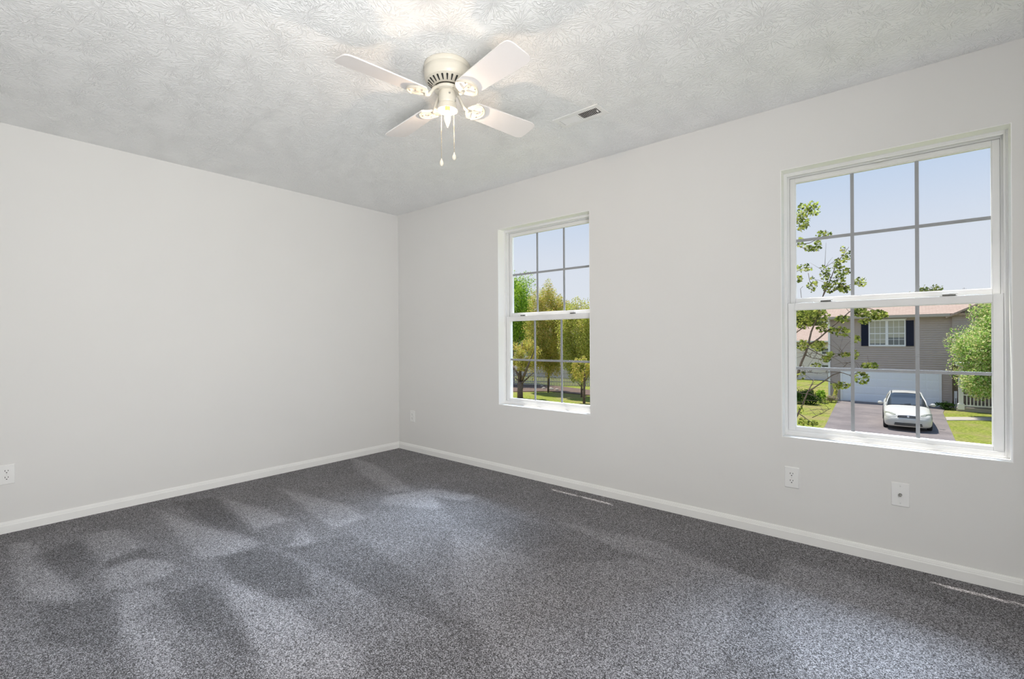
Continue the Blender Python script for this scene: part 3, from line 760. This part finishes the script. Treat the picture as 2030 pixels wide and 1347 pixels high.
b = MB(); b.box((5.98, HY - .09, GZ + .55), (6.10, HY - .0, GZ + .95)); b.tube([(6.0, HY - .06, GZ), (6.0, HY - .06, GZ + .6)], .025, 6); b.tube([(6.07, HY - .06, GZ), (6.07, HY - .06, GZ + .6)], .02, 6); b.build('utility_box', M['ext_white'], house)

def simple_house(label, x0, x1, y, zt, depth, rise, wins, wall='siding_pale', gable=False):
    h = empty('house', (0, 0, 0)); tag(h, label, 'house')
    b = MB(); b.box((x0, y, GZ - .2), (x1, y + depth, zt)); siding(b, x0, x1, y, GZ, zt, .14)
    ym = y + depth / 2
    b.add([(x0, y, zt), (x0, y + depth, zt), (x0, ym, zt + rise), (x1, y, zt), (x1, y + depth, zt), (x1, ym, zt + rise)], [(0, 1, 2), (3, 5, 4)])
    b.build('siding', M[wall], h)
    b = MB(); roof_slab(b, (x0 - .4, y - .45, zt - .02), (x1 + .4, y - .45, zt - .02), (x1 + .4, ym, zt + rise + .12), (x0 - .4, ym, zt + rise + .12))
    roof_slab(b, (x0 - .4, y + depth + .45, zt - .02), (x1 + .4, y + depth + .45, zt - .02), (x1 + .4, ym, zt + rise + .12), (x0 - .4, ym, zt + rise + .12)); b.build('roof', M['shingle'], h)
    b = MB(); b.box((x0 - .4, y - .55, zt - .03), (x1 + .4, y - .45, zt + .1)); b.build('gutter', M['ext_white'], h)
    for (wx, wz, ww, wh) in wins:
        b = MB(); frame_box(b, wx, wx + ww, wz, wz + wh, y - .07, y, .07, .07, .07, .07); b.box((wx, y - .065, wz + wh / 2 - .03), (wx + ww, y, wz + wh / 2 + .03)); w = b.build('window_frame', M['ext_white'], h)
        b = MB(); b.box((wx + .06, y - .04, wz + .06), (wx + ww - .06, y - .03, wz + wh - .06)); b.build('pane', M['houseglass'], w)
    return h
a_ = at(1628, 697, 1, 50); c_ = at(1628, 728, 1, 50)
simple_house('pale sided house set far back behind the left end of the grey-brown house', -16, -1.2, 50, at(1600, 678, 1, 50).z, 9, 1.5, [(a_.x, a_.z - .3, .75, .65), (c_.x, c_.z - .3, .75, .55), (-7, a_.z - .3, .9, 1.2), (-10, a_.z - .3, .9, 1.2)])
simple_house('pale house hidden behind the yellow and orange trees', -34, -17.5, 38, 1.6, 9, 2.4, [(-32, -.8, 1.0, 1.4), (-28.5, -.8, 1.0, 1.4)])

# ---------------------------------------------------------------- car
def make_car():
    car = empty('car', (0, 0, 0)); tag(car, 'white four-door sedan parked nose out on the asphalt driveway', 'car')
    # stations: y, half width, top z, shoulder z, bottom z
    st = [(-2.42, .60, .56, .50, .30), (-2.37, .74, .66, .56, .22), (-2.25, .84, .72, .60, .19), (-2.05, .885, .775, .64, .18), (-1.7, .905, .84, .68, .18), (-1.3, .91, .90, .74, .18),
          (-.95, .91, .955, .80, .18), (-.3, .91, .97, .84, .18), (.6, .91, .98, .86, .18), (1.3, .905, 1.0, .87, .18), (1.75, .89, 1.02, .86, .19), (2.15, .86, .99, .80, .21), (2.36, .80, .93, .70, .26), (2.42, .70, .80, .60, .32)]
    v = []; f = []
    for y, w, zt, zs, zb in st:
        half = [(0, zt + .012), (w * .45, zt + .006), (w * .74, zt - .012), (w * .90, zt - .05), (w * .975, (zt + zs) / 2 - .03), (w, zs - .06), (w * .995, .46), (w * .97, .34), (w * .94, zb + .03), (w * .80, zb)]
        ring = [(x, y, z) for x, z in half] + [(-x, y, z) for x, z in reversed(half[1:])]
        v += ring
    n = 19
    for i in range(len(st) - 1):
        for k in range(n):
            q = (k + 1) % n; f.append((i * n + k, i * n + q, (i + 1) * n + q, (i + 1) * n + k))
    f.append(tuple(range(n))); f.append(tuple((len(st) - 1) * n + k for k in range(n - 1, -1, -1)))
    b = MB(); b.add(v, f, True); body = b.build('car_body', M['carpaint'], car)
    sd = body.modifiers.new('sub', 'SUBSURF'); sd.levels = 1; sd.render_levels = 2
    # cabin: glass volume
    cb = [(-1.02, .70, .955), (-.40, .66, 1.26), (-.12, .61, 1.385), (.30, .60, 1.425), (.85, .60, 1.42), (1.15, .60, 1.37), (1.55, .62, 1.16), (1.88, .64, 1.0)]
    def ring(y, w, z):
        base = .94; wb = .79 if y < 1.4 else .74
        t_ = max(0, (z - base)) / .48
        return [(0, y, z + .015), (w * .75, y, z + .005), (w, y, z - .012), ((w + wb) / 2 + .02, y, base + (z - base) * .5), (wb, y, base - .03)]
    v = []; f = []
    for y, w, z in cb:
        r_ = ring(y, w, z); v += r_ + [(-x, yy, zz) for x, yy, zz in reversed(r_[1:])]
    n = 9
    for i in range(len(cb) - 1):
        for k in range(n - 1): f.append((i * n + k if k >= 0 else 0, i * n + k + 1, (i + 1) * n + k + 1, (i + 1) * n + k))
        f.append((i * n + n - 1, i * n, (i + 1) * n, (i + 1) * n + n - 1))
    f.append(tuple(range(n))); f.append(tuple((len(cb) - 1) * n + k for k in range(n - 1, -1, -1)))
    b = MB(); b.add(v, f, True); b.build('cabin_glass', M['carglass'], car)
    # roof skin and pillars
    rs = cb[2:6]; v = []; f = []
    for y, w, z in rs:
        v += [(-w - .015, y, z - .02), (-w * .75, y, z + .012), (0, y, z + .028), (w * .75, y, z + .012), (w + .015, y, z - .02)]
    for i in range(len(rs) - 1):
        for k in range(4): f.append((i * 5 + k, i * 5 + k + 1, (i + 1) * 5 + k + 1, (i + 1) * 5 + k))
    b = MB(); b.add(v, f, True); b.build('roof', M['carpaint'], car)
    for s_ in (-1, 1):
        b = MB()
        b.tube([(s_ * .79, -1.04, .93), (s_ * .735, -.72, 1.12), (s_ * .665, -.38, 1.25), (s_ * .612, -.10, 1.355), (s_ * .60, .35, 1.392), (s_ * .60, .85, 1.388), (s_ * .61, 1.16, 1.335), (s_ * .69, 1.55, 1.17), (s_ * .76, 1.92, .98)], .030, 8)
        b.tube([(s_ * .80, .22, .93), (s_ * .72, .22, 1.2), (s_ * .62, .20, 1.41)], .025, 8)
        b.build('pillar', M['carpaint'], car)
        b = MB(); b.lathe([(0, -.115), (.055, -.10), (.080, -.05), (.085, 0), (.075, .05), (.045, .085), (0, .095)], 16, Matrix.Translation((s_ * 1.03, -.66, .975)) @ Matrix.Rotation(R(90), 4, 'Y') @ Matrix.Scale(.75, 4, (0, 1, 0)) @ Matrix.Scale(.78, 4, (1, 0, 0)))
        b.box((s_ * .88, -.66, .94), (s_ * .97, -.60, .975)); b.build('side_mirror', M['carpaint'], car)
        # headlamp follows the corner of the nose
        zz0, zz1 = .575, .715
        pts = [(s_ * .40, -2.335, .60), (s_ * .47, -2.335, .69), (s_ * .66, -2.24, .735), (s_ * .83, -2.05, .745), (s_ * .895, -1.90, .73), (s_ * .89, -2.02, .63), (s_ * .80, -2.25, .60), (s_ * .62, -2.37, .585)]
        inn = [(x * .93, y + .10, z) for x, y, z in pts]; n = len(pts)
        b = MB(); b.add([(x * 1.0, y - .006, z) for x, y, z in pts] + inn, [tuple(range(n))] + [(i, (i + 1) % n, n + (i + 1) % n, n + i) for i in range(n)]); b.build('headlamp', M['lens'], car)
        for y in (-1.45, 1.33):
            b = MB(); Mt = Matrix.Translation((s_ * .842, y, .315)) @ Matrix.Rotation(R(90) * s_, 4, 'Y')
            b.lathe([(.20, .055), (.29, .085), (.312, .07), (.315, -.06), (.30, -.10), (0, -.10)], 32, Mt); wh = b.build('wheel', M['rubber'], car)
            b = MB(); b.lathe([(0, .075), (.05, .078), (.06, .05), (.18, .062), (.205, .08), (.21, .05)], 24, Mt); b.build('hubcap', M['wheel'], wh)
    b = MB()
    gp = [(-.40, .575), (-.36, .655), (-.2, .675), (0, .68), (.2, .675), (.36, .655), (.40, .575), (.2, .56), (-.2, .56)]
    b.add([(x, -2.455 + .16 * x * x, z) for x, z in gp] + [(x, -2.25, z) for x, z in gp], [tuple(range(9))] + [(i, (i + 1) % 9, 9 + (i + 1) % 9, 9 + i) for i in range(9)]); gr = b.build('grille', M['darkroom'], car)
    b = MB()
    for z in (.59, .612, .634, .656): b.tube([(x, -2.462 + .16 * x * x, z) for x in (-.36, -.18, 0, .18, .36)], .0065, 6)
    b.build('grille_bar', M['wheel'], gr)
    b = MB(); b.tube([(x, -2.468 + .16 * x * x, .575 + (.105 - .1 * x * x * 1.5 if True else 0)) for x in (-.40, -.2, 0, .2, .40)], .013, 8); b.lathe([(0, .01), (.04, .008), (.045, 0)], 16, Matrix.Translation((0, -2.475, .625)) @ MX); b.build('grille_surround', M['ext_white'], car)
    # bumper
    bw = [(-.90, -2.02), (-.86, -2.24), (-.72, -2.40), (-.45, -2.475), (0, -2.50), (.45, -2.475), (.72, -2.40), (.86, -2.24), (.90, -2.02)]
    v = []; f = []
    for x, y in bw: v += [(x * .985, y + .03, .56), (x, y, .52), (x * 1.005, y - .008, .44), (x * .995, y + .004, .33), (x * .97, y + .04, .22), (x * .93, y + .10, .19)]
    for i in range(len(bw) - 1):
        for k in range(5): f.append((i * 6 + k, i * 6 + k + 1, (i + 1) * 6 + k + 1, (i + 1) * 6 + k))
    b = MB(); b.add(v, f, True); bp = b.build('bumper', M['carpaint'], car); bp.modifiers.new('s', 'SUBSURF').render_levels = 1
    b = MB()
    for z0, z1, w in ((.315, .355, .50), (.255, .295, .52)):
        n = 9; fr_ = [(w * (2 * i / (n - 1) - 1)) for i in range(n)]
        v = [(x, -2.515 + .17 * x * x, z1) for x in fr_] + [(x, -2.510 + .17 * x * x, z0) for x in fr_] + [(x, -2.40 + .15 * x * x, z1) for x in fr_] + [(x, -2.40 + .15 * x * x, z0) for x in fr_]
        b.add(v, [(i, n + i, n + i + 1, i + 1) for i in range(n - 1)] + [(i, i + 1, 2 * n + i + 1, 2 * n + i) for i in range(n - 1)] + [(n + i, 3 * n + i, 3 * n + i + 1, n + i + 1) for i in range(n - 1)])
    b.build('lower_intake', M['darkroom'], car)
    b = MB(); b.box((-.155, -2.522, .40), (.155, -2.49, .505)); b.build('licence_plate', M['carpaint'], car)
    for s_ in (-1, 1):
        b = MB(); b.tube([(s_ * .25 - .0, -1.04, .972), (s_ * .25 + .42 * (1), -.93, 1.01)], .007, 5); b.build('wiper', M['darkroom'], car)
    b = MB()
    for xx in (-.34, .34): b.lathe([(0, 0), (.2, .05), (.24, .2), (.22, .42), (.12, .52), (0, .54)], 12, Matrix.Translation((xx, .25, .62)))
    b.build('seat', M['darkroom'], car)
    return car
car = make_car(); car.scale = (.885, .93, 1.03); car.location = (3.92, 25.25, GZ + .02); car.rotation_euler = (0, 0, R(2.5))

# ---------------------------------------------------------------- plants
def leaves(name, centers, size, mat, parent=None, seed=0, flat=0.3):
    """bent leaf blades (folded along the midrib), one island each"""
    g = np.random.default_rng(seed); n = len(centers)
    u = g.normal(size=(n, 3)); u /= np.linalg.norm(u, axis=1)[:, None]
    w = g.normal(size=(n, 3)); w -= (w * u).sum(1)[:, None] * u; w /= np.linalg.norm(w, axis=1)[:, None]
    nn = np.cross(u, w); s_ = size * g.uniform(.6, 1.25, n)[:, None]
    c = np.asarray(centers)
    base = c - u * s_ * .5; tip = c + u * s_ * .5
    l = c - u * s_ * .08 + w * s_ * .36 + nn * s_ * .10; r = c - u * s_ * .08 - w * s_ * .36 + nn * s_ * .10
    V = np.stack([base, l, tip, r], 1).reshape(-1, 3)
    i = np.arange(n) * 4
    Fc = np.concatenate([np.stack([i, i + 1, i + 2], 1), np.stack([i, i + 2, i + 3], 1)])
    return arrays(name, V, Fc, 3, mat, parent)

def crown_pts(c, rad, n, seed, lumps=26, lump=.38, shell=.55, boxy=0.0):
    g = np.random.default_rng(seed)
    L = g.normal(size=(lumps, 3)); L /= np.linalg.norm(L, axis=1)[:, None]; L *= g.uniform(.35, .82, lumps)[:, None]
    if boxy: L /= (np.abs(L).max(1) / np.linalg.norm(L, axis=1))[:, None] ** boxy
    k = g.integers(0, lumps, n)
    d = g.normal(size=(n, 3)); d /= np.linalg.norm(d, axis=1)[:, None]; d *= (g.uniform(0, 1, n) ** (shell))[:, None]
    P = L[k] + d * lump * g.uniform(.75, 1.15, lumps)[k][:, None]
    return P * np.array(rad) + np.array(c)

def limbs(b, base, top, spread, n, seed, r0):
    rr = random.Random(seed); base = Vector(base); top = Vector(top)
    b.tube([base, base.lerp(top, .35) + Vector((.05, 0, 0)), base.lerp(top, .7), top], [r0 * 1.15, r0, r0 * .6, r0 * .2], 10)
    for k in range(n):
        t0 = rr.uniform(.25, .8); s0 = base.lerp(top, t0); a = rr.uniform(0, 2 * PI); L = spread * (1.1 - t0 * .5)
        e_ = s0 + Vector((math.cos(a) * L, math.sin(a) * L, L * rr.uniform(.5, 1.1)))
        md = s0.lerp(e_, .5) + Vector((0, 0, -.08 * L)); b.tube([s0, md, e_], [r0 * .42, r0 * .25, r0 * .08], 6)
def tree(label, c, rad, n, size, mat, seed, ground=GZ, r0=.13, group=None, lumps=26, lump=.38, boxy=0.0):
    h = empty('tree', (0, 0, 0)); tag(h, label, 'tree', group)
    leaves('foliage', crown_pts(c, rad, n, seed, lumps, lump, boxy=boxy), size, M[mat], h, seed)
    b = MB(); limbs(b, (c[0], c[1], ground - .1), (c[0], c[1], c[2] + rad[2] * .75), max(rad[0], rad[1]) * .6, 12, seed, r0); b.build('trunk', M['bark'], h)
    return h
# broad tree in front of the right end of the house
pc = at(1928, 690, 1, 30.6)
tree('dense green tree with reddish new leaves before the porch of the grey-brown house', (8.5, 29.9, .62), (3.3, 1.35, 3.1), 120000, .095, 'leaf_mixed', 5, lumps=110, lump=.27, boxy=.55)
# far tree tops above the roofs
pc = at(1843, 578, 1, 75); tree('small distant treetop over the roof, right of centre in the large window', (pc.x, 75, pc.z - 1.6), (2.1, 2.1, 2.6), 2200, .35, 'leaf_far', 8, r0=.3)
pc = at(1915, 586, 1, 78); h_ = empty('bare_tree', (0, 0, 0)); tag(h_, 'thin bare treetop showing between the roof and the dense green tree', 'tree')
b = MB(); rr = random.Random(4)
b.tube([(pc.x, 78, GZ), (pc.x, 78, pc.z - 1)], [.3, .15], 8)
for k in range(46):
    a = rr.uniform(-1.2, 1.2); L = rr.uniform(1.2, 4.2); x0 = pc.x + rr.uniform(-1.2, 1.2)
    b.tube([(pc.x, 78, pc.z - 2.5), (x0 + L * math.sin(a) * .5, 78 + rr.uniform(-1, 1), pc.z - 1.2 + L * .2), (x0 + L * math.sin(a), 78 + rr.uniform(-1, 1), pc.z - .8 + L * .45 * math.cos(a))], [.05, .035, .015], 4)
b.build('branches', M['bark'], h_)
pc = at(1600, 640, 1, 62); tree('pale leafy tree rising behind the far pale house', (pc.x, 62, pc.z - .5), (5, 3, 3.2), 9000, .28, 'leaf_far', 9, r0=.3, lumps=40)
# trees seen in the small window
def lw(px, py, Y): return at(px, py, 1, Y)
c1 = lw(1024, 640, 30); tree('bright green leafy tree at the left of the small window', (c1.x - .6, 30, c1.z + .8), (3.6, 2.6, 4.3), 60000, .12, 'leaf_green', 21, r0=.22, lumps=90, lump=.27)
c2 = lw(1086, 640, 26); tree('large orange and yellow tree in the middle of the small window', (c2.x, 26, c2.z - .80), (2.1, 1.9, 4.2), 70000, .088, 'leaf_orange', 22, r0=.07, lumps=100, lump=.25)
c3 = lw(1152, 655, 25); tree('yellow-green tree at the right of the small window', (c3.x, 25, c3.z - .75), (1.9, 1.6, 3.6), 56000, .088, 'leaf_yellow', 23, r0=.06, lumps=90, lump=.27)
# near tree with a forked dark trunk and sparse orange leaves
h_ = empty('tree', (0, 0, 0)); tag(h_, 'low tree with forked dark trunk and orange leaves in the corner of the small window', 'tree')
NY = 22.0
b = MB()
def P_(px, py, dy=0): return at(px, py, 1, NY + dy)
tb = P_(1031, 792); tb.z = GZ - .1
b.tube([tb, P_(1031, 775), P_(1032, 757)], [.21, .19, .21], 12)
for pts, r0 in (([(1032, 760), (1028, 745), (1022, 735), (1016, 722)], .12), ([(1032, 760), (1031, 740), (1034, 722), (1032, 700), (1036, 680)], .13), ([(1033, 758), (1040, 742), (1046, 728), (1052, 712), (1060, 695)], .11),
                ([(1034, 760), (1044, 752), (1050, 746), (1060, 738)], .07), ([(1030, 757), (1022, 750), (1016, 748)], .06)):
    b.tube([P_(x, y, .25 * math.sin(i + x)) for i, (x, y) in enumerate(pts)], [r0 * (1 - .75 * i / (len(pts) - 1)) for i in range(len(pts))], 8)
b.build('trunk', M['bark'], h_)
cc = P_(1042, 700); leaves('foliage', np.concatenate([crown_pts((cc.x, NY, cc.z), (1.15, 1.1, 1.25), 4200, 31, 40, .26), crown_pts((cc.x - .5, NY, cc.z - .8), (.9, .9, .6), 1300, 32, 20, .3)]), .095, M['leaf_orange'], h_, 33)
# sapling
h_ = empty('sapling', (0, 0, 0)); tag(h_, 'young thin tree at the right edge of the small window', 'tree')
b = MB(); NY = 22.4; tb = P_(1158, 802); tb.z = GZ - .1
b.tube([tb, P_(1158, 770), P_(1159, 745), P_(1160, 715)], [.09, .075, .06, .02], 8)
for pts in ([(1157, 775), (1150, 765), (1142, 757)], [(1158, 760), (1165, 748), (1170, 738)], [(1159, 748), (1152, 735), (1148, 722)]):
    b.tube([P_(x, y) for x, y in pts], [.035, .02, .01], 6)
b.build('trunk', M['bark'], h_)
cc = P_(1155, 728); leaves('foliage', crown_pts((cc.x, NY, cc.z), (1.0, .9, 1.1), 2400, 41, 34, .25), .09, M['leaf_orange'], h_, 42)
# mulch bed, fence and rocks there
A = [lw(1010, 775, 1)] and None
q0, q1, q2, q3 = at(1000, 778, 2, GZ), at(1180, 786, 2, GZ), at(1180, 776, 2, GZ), at(1000, 762, 2, GZ)
struct(slab('mulch_ground', [q0, at(1090, 777, 2, GZ), q1, q2, at(1100, 766, 2, GZ), q3], GZ, GZ + .05, M['soil']))
fa, fb = at(1004, 764, 2, GZ), at(1178, 766, 2, GZ)
fn = empty('picket_fence', (0, 0, 0)); tag(fn, 'pale wooden picket fence behind the trees in the small window', 'fence')
fdir = (fb - fa); L = fdir.length; fd = fdir / L; Mt = Matrix.Translation((fa.x, fa.y, GZ)) @ Matrix.Rotation(math.atan2(fd.y, fd.x), 4, 'Z')
b = MB(); k = 0.0
while k < L: b.box((k, -.02, 0), (k + .09, 0, 1.35), Mt); k += .14
b.build('pickets', M['fence'], fn)
b = MB(); b.box((0, 0, .3), (L, .04, .38), Mt); b.box((0, 0, 1.0), (L, .04, 1.08), Mt); b.build('fence_rail', M['fence'], fn)
for i, (px, py, s_) in enumerate(((1078, 771, .16), (1092, 773, .22), (1074, 766, .13), (1104, 774, .15))):
    p = at(px, py, 2, GZ + .05); b = MB(); g = random.Random(i)
    b.lathe([(0, -.3 * s_)] + [(s_ * (1 - (j / 5 - .3) ** 2) * g.uniform(.85, 1.1), s_ * (j * .22 - .2)) for j in range(5)] + [(0, s_ * .85)], 9, Matrix.Translation(p), smooth=False)
    tag(b.build('garden_rock', M['concrete']), 'pale garden rock in the mulch bed under the orange tree', 'rock', 'rocks in the mulch bed')
# shrubs by the garage
pb = at(1598, 793, 1, 30.3); h_ = empty('bush'); tag(h_, 'round dark clipped bush on the lawn left of the driveway', 'bush')
leaves('foliage', crown_pts((pb.x, 30.3, GZ + .45), (1.05, .7, .62), 5000, 51, 40, .35), .07, M['leaf_dark'], h_, 51)
b = MB(); b.tube([(pb.x, 30.3, GZ - .05), (pb.x, 30.3, GZ + .5)], .05, 6); b.build('stem', M['bark'], h_)
for i, (px, py, Y, rx, rz, mt, n, lab) in enumerate(((1627, 785, 31.4, .36, .42, 'leaf_green', 1500, 'loose green shrub between the round bush and the garage corner'), (1648, 791, 32.1, .38, .24, 'flower', 1300, 'low bed of pink flowers at the garage corner'), (1656, 781, 32.9, .14, .45, 'leaf_yellow', 500, 'spindly tall weed beside the garage door frame'), (1874, 803, 32.3, .45, .22, 'leaf_dark', 1200, 'dark low shrub at the right foot of the garage'))):
    p = at(px, py, 1, Y); h_ = empty('shrub'); tag(h_, lab, 'shrub')
    leaves('foliage', crown_pts((p.x, Y, GZ + rz), (rx, .35, rz), n, 60 + i, 24, .4), .07, M[mt], h_, 60 + i)
    b = MB(); b.tube([(p.x, Y, GZ - .05), (p.x, Y, GZ + rz)], .02, 5); b.build('stem', M['bark'], h_)

# ---------------------------------------------------------------- the maple close to our windows
mp_ = empty('maple_tree', (0, 0, 0)); tag(mp_, 'young maple with sparse bright leaves and bare twigs close outside the large window', 'tree')
MY = 6.6
def mpt(p, u=None):
    x, y = p[0], p[1]; dy = p[2] if len(p) > 2 else 0
    return at(x, y, 1, MY + dy)
C3 = lambda u, v, d=0: (1560 + u / 4.99, 600 + v / 4.99, d)
C2 = lambda u, v, d=0: (1540 + u / 3.849, 230 + v / 3.849, d)
wood = []
wood.append(([(1552, 868, 0), C3(100, 1120), C3(160, 1000), C3(200, 900), C3(240, 820), C3(270, 760, .2)], .020, .005))
wood.append(([(1553, 800, .1), (1570, 765, .1), C3(110, 700), C3(140, 600), C3(185, 500), C3(215, 400), C3(240, 290), C3(290, 170), C3(325, 75), (1632, 585), (1640, 560)], .026, .006))
wood.append(([C3(215, 420), C3(300, 370), C3(380, 300), C3(460, 230), C3(530, 170), C3(610, 100), (1695, 610), (1725, 612), (1750, 622)], .014, .004))
wood.append(([C3(215, 880), C3(290, 830), C3(380, 770), C3(450, 720), C3(530, 690), C3(620, 720), C3(700, 700), C3(780, 660), C3(880, 620)], .012, .003))
wood.append(([C3(380, 775), C3(460, 790), C3(540, 820), C3(610, 830)], .007, .003))
wood.append(([C3(250, 1140), C3(340, 1100), C3(440, 1045)], .007, .003))
wood.append(([C3(120, 1100), C3(190, 1150), C3(250, 1190), C3(290, 1205)], .008, .003))
wood.append(([C3(180, 520), C3(250, 550), C3(320, 560), C3(400, 540)], .007, .003))
wood.append(([C3(205, 450), C3(330, 520), C3(450, 545), C3(560, 510), C3(620, 505)], .007, .003))
wood.append(([C3(90, 300), C3(150, 255), C3(220, 205), C3(300, 130), C3(350, 80)], .010, .004))
wood.append(([C3(380, 300), C3(450, 260), C3(520, 260), C3(590, 320)], .007, .003))
wood.append(([C3(590, 320), C3(650, 370), C3(710, 345)], .005, .003))
wood.append(([C3(620, 600), C3(680, 540), C3(690, 490)], .005, .003))
wood.append(([C3(560, 640), C3(600, 600), C3(620, 590)], .005, .003))
wood.append(([C3(100, 700), C3(200, 690), C3(330, 700), C3(420, 690)], .006, .003))
wood.append(([C3(95, 880), C3(150, 900), C3(230, 905), C3(290, 940)], .006, .003))
wood.append(([C3(620, 720), C3(680, 780), C3(700, 800)], .005, .003))
wood.append(([(1553, 470, 0), (1575, 445), (1590, 430), (1605, 415), (1622, 405)], .012, .003))
wood.append(([(1590, 430), (1600, 440), (1606, 450)], .005, .003))
wood.append(([(1553, 488, 0), C2(150, 985), C2(250, 970), C2(330, 930), C2(420, 890)], .009, .003))
wood.append(([C2(170, 990), C2(220, 1020), C2(290, 1030), C2(335, 990)], .005, .003))
wood.append(([(1625, 600, 0), C2(370, 1340), C2(420, 1220), C2(450, 1140), C2(500, 1070), C2(550, 1000)], .010, .003))
wood.append(([C2(400, 1290), C2(460, 1250), C2(530, 1190)], .006, .003))
wood.append(([C2(410, 1240), C2(380, 1190), C2(365, 1140)], .005, .003))
wood.append(([C2(400, 1345), C2(480, 1320), C2(560, 1290), C2(620, 1265), C2(670, 1240)], .007, .003))
wood.append(([(1553, 560, 0), C2(150, 1190), C2(200, 1160), C2(265, 1155)], .006, .003))
wood.append(([C2(240, 1200), C2(250, 1260), C2(290, 1330)], .005, .003))
wood.append(([C3(120, 60), C3(150, 20), C2(180, 1320), C2(200, 1300)], .005, .003))
b = MB()
for pts, ra, rb_ in wood:
    P = [mpt(p) for p in pts]; n = len(P)
    b.tube(P, [ra + (rb_ - ra) * i / (n - 1) for i in range(n)], 7)
rr = random.Random(3)
for k in range(120):           # bare twigs
    pts, ra, rb_ = wood[rr.choice([0, 1, 2, 3, 5, 7, 8, 9, 13, 14, 15, 23])]
    i = rr.randrange(0, len(pts) - 1); t_ = rr.random(); p = mpt(pts[i]).lerp(mpt(pts[i + 1]), t_)
    d = Vector((rr.uniform(-1, 1), rr.uniform(-1, 1), rr.uniform(-.3, 1))).normalized() * rr.uniform(.12, .42)
    b.tube([p, p + d * .5 + Vector((0, 0, .02)), p + d], [.0035, .0025, .0012], 4)
# trunk down to the ground, hidden behind the wall from here
tr0 = mpt((1553, 868, 0)); tr1 = mpt((1553, 800, .1)); tx = tr0.x - .35
b.tube([(tx, MY, GZ - .1), (tx - .03, MY, -1.6), (tx + .02, MY, -.6), (tx + .08, MY, .4), (tx + .05, MY, 1.5), (tx + .02, MY, 2.6)], [.11, .09, .08, .06, .045, .015], 12)
for q in (tr0, tr1, mpt((1553, 470, 0)), mpt((1553, 488, 0)), mpt((1553, 560, 0)), mpt(C3(90, 300))):
    zz = q.z - .35; b.tube([(tx + .04, MY, max(-1.5, zz)), q], [.028, .012 if q.z > .3 else .026], 8)
b.build('branches', M['bark'], mp_)
# maple leaves: five-pointed blades
def maple_leaves(spots, mat, parent, seed):
    g = random.Random(seed); mb = MB()
    for (x, y, rx, ry, n) in spots:
        for _ in range(int(n * 2.3)):
            a = g.uniform(0, 2 * PI); q = math.sqrt(g.random())
            c = at(x + rx * q * math.cos(a), y + ry * q * math.sin(a), 1, MY + g.uniform(-.22, .22))
            s_ = g.uniform(.016, .031)
            d = Vector((g.uniform(-1, 1), g.uniform(-1, 1), g.uniform(-1.2, .4))).normalized()
            nrm = Vector((g.uniform(-.8, .8), g.uniform(-.8, .8), g.uniform(.2, 1))).normalized()
            w = d.cross(nrm).normalized(); nrm = w.cross(d)
            v = [c - d * s_ * .9]; N = 10
            for i in range(N + 1):
                an = -2.3 + 4.6 * i / N; rr_ = (1.0, .62)[i % 2] if i not in (0, N) else .75
                rr_ *= 1.25 - .25 * abs(an) / 2.3
                p = c - d * s_ * .35 + (d * math.cos(an) + w * math.sin(an)) * s_ * rr_ * 1.05 - nrm * s_ * .18 * abs(math.sin(an))
                v.append(p)
            mid = len(v); v.append(c - d * s_ * .35)
            mb.add(v, [(mid, i, i + 1) for i in range(1, N + 1)])
    return mb.build('foliage', mat, parent)
def S(u0, u1, v0, v1, n, C=C3):
    a = C(u0, v0); c = C(u1, v1); return ((a[0] + c[0]) / 2, (a[1] + c[1]) / 2, abs(c[0] - a[0]) / 2 + 1, abs(c[1] - a[1]) / 2 + 1, n)
spots = [S(90, 420, 60, 190, 170), S(90, 250, 160, 260, 40), S(300, 400, 200, 290, 30), S(410, 470, 245, 300, 16), S(240, 390, 385, 475, 60), S(100, 210, 370, 470, 30), S(470, 620, 240, 340, 40), S(650, 720, 325, 395, 24),
         S(520, 620, 495, 535, 22), S(655, 705, 470, 560, 20), S(340, 430, 530, 585, 24), S(400, 460, 490, 540, 12), S(245, 335, 605, 640, 16), S(740, 905, 595, 665, 46), S(665, 805, 690, 810, 40), S(430, 620, 790, 850, 40), S(480, 620, 130, 195, 30),
         S(650, 800, 60, 140, 70), S(780, 1000, 80, 165, 90), S(720, 830, 165, 210, 24), S(110, 200, 1150, 1210, 20), S(200, 300, 1175, 1215, 26), S(120, 160, 1020, 1090, 8), S(100, 180, 690, 760, 10),
         S(150, 250, 670, 860, 70, C2), S(220, 330, 655, 760, 44, C2), S(150, 240, 740, 880, 30, C2), S(300, 425, 880, 935, 32, C2), S(155, 215, 930, 1000, 16, C2), S(210, 340, 990, 1030, 36, C2), S(290, 340, 950, 1000, 14, C2),
         S(500, 560, 1020, 1110, 20, C2), S(430, 510, 1090, 1210, 32, C2), S(480, 520, 1000, 1030, 5, C2), S(500, 560, 1160, 1210, 16, C2), S(440, 520, 1200, 1290, 34, C2), S(330, 400, 1140, 1260, 30, C2), S(350, 460, 1260, 1345, 44, C2),
         S(470, 560, 1285, 1345, 30, C2), S(590, 680, 1235, 1300, 24, C2), S(150, 270, 1135, 1190, 24, C2), S(150, 190, 1215, 1275, 14, C2), S(235, 305, 1230, 1345, 24, C2)]
maple_leaves(spots, M['leaf_fresh'], mp_, 77)
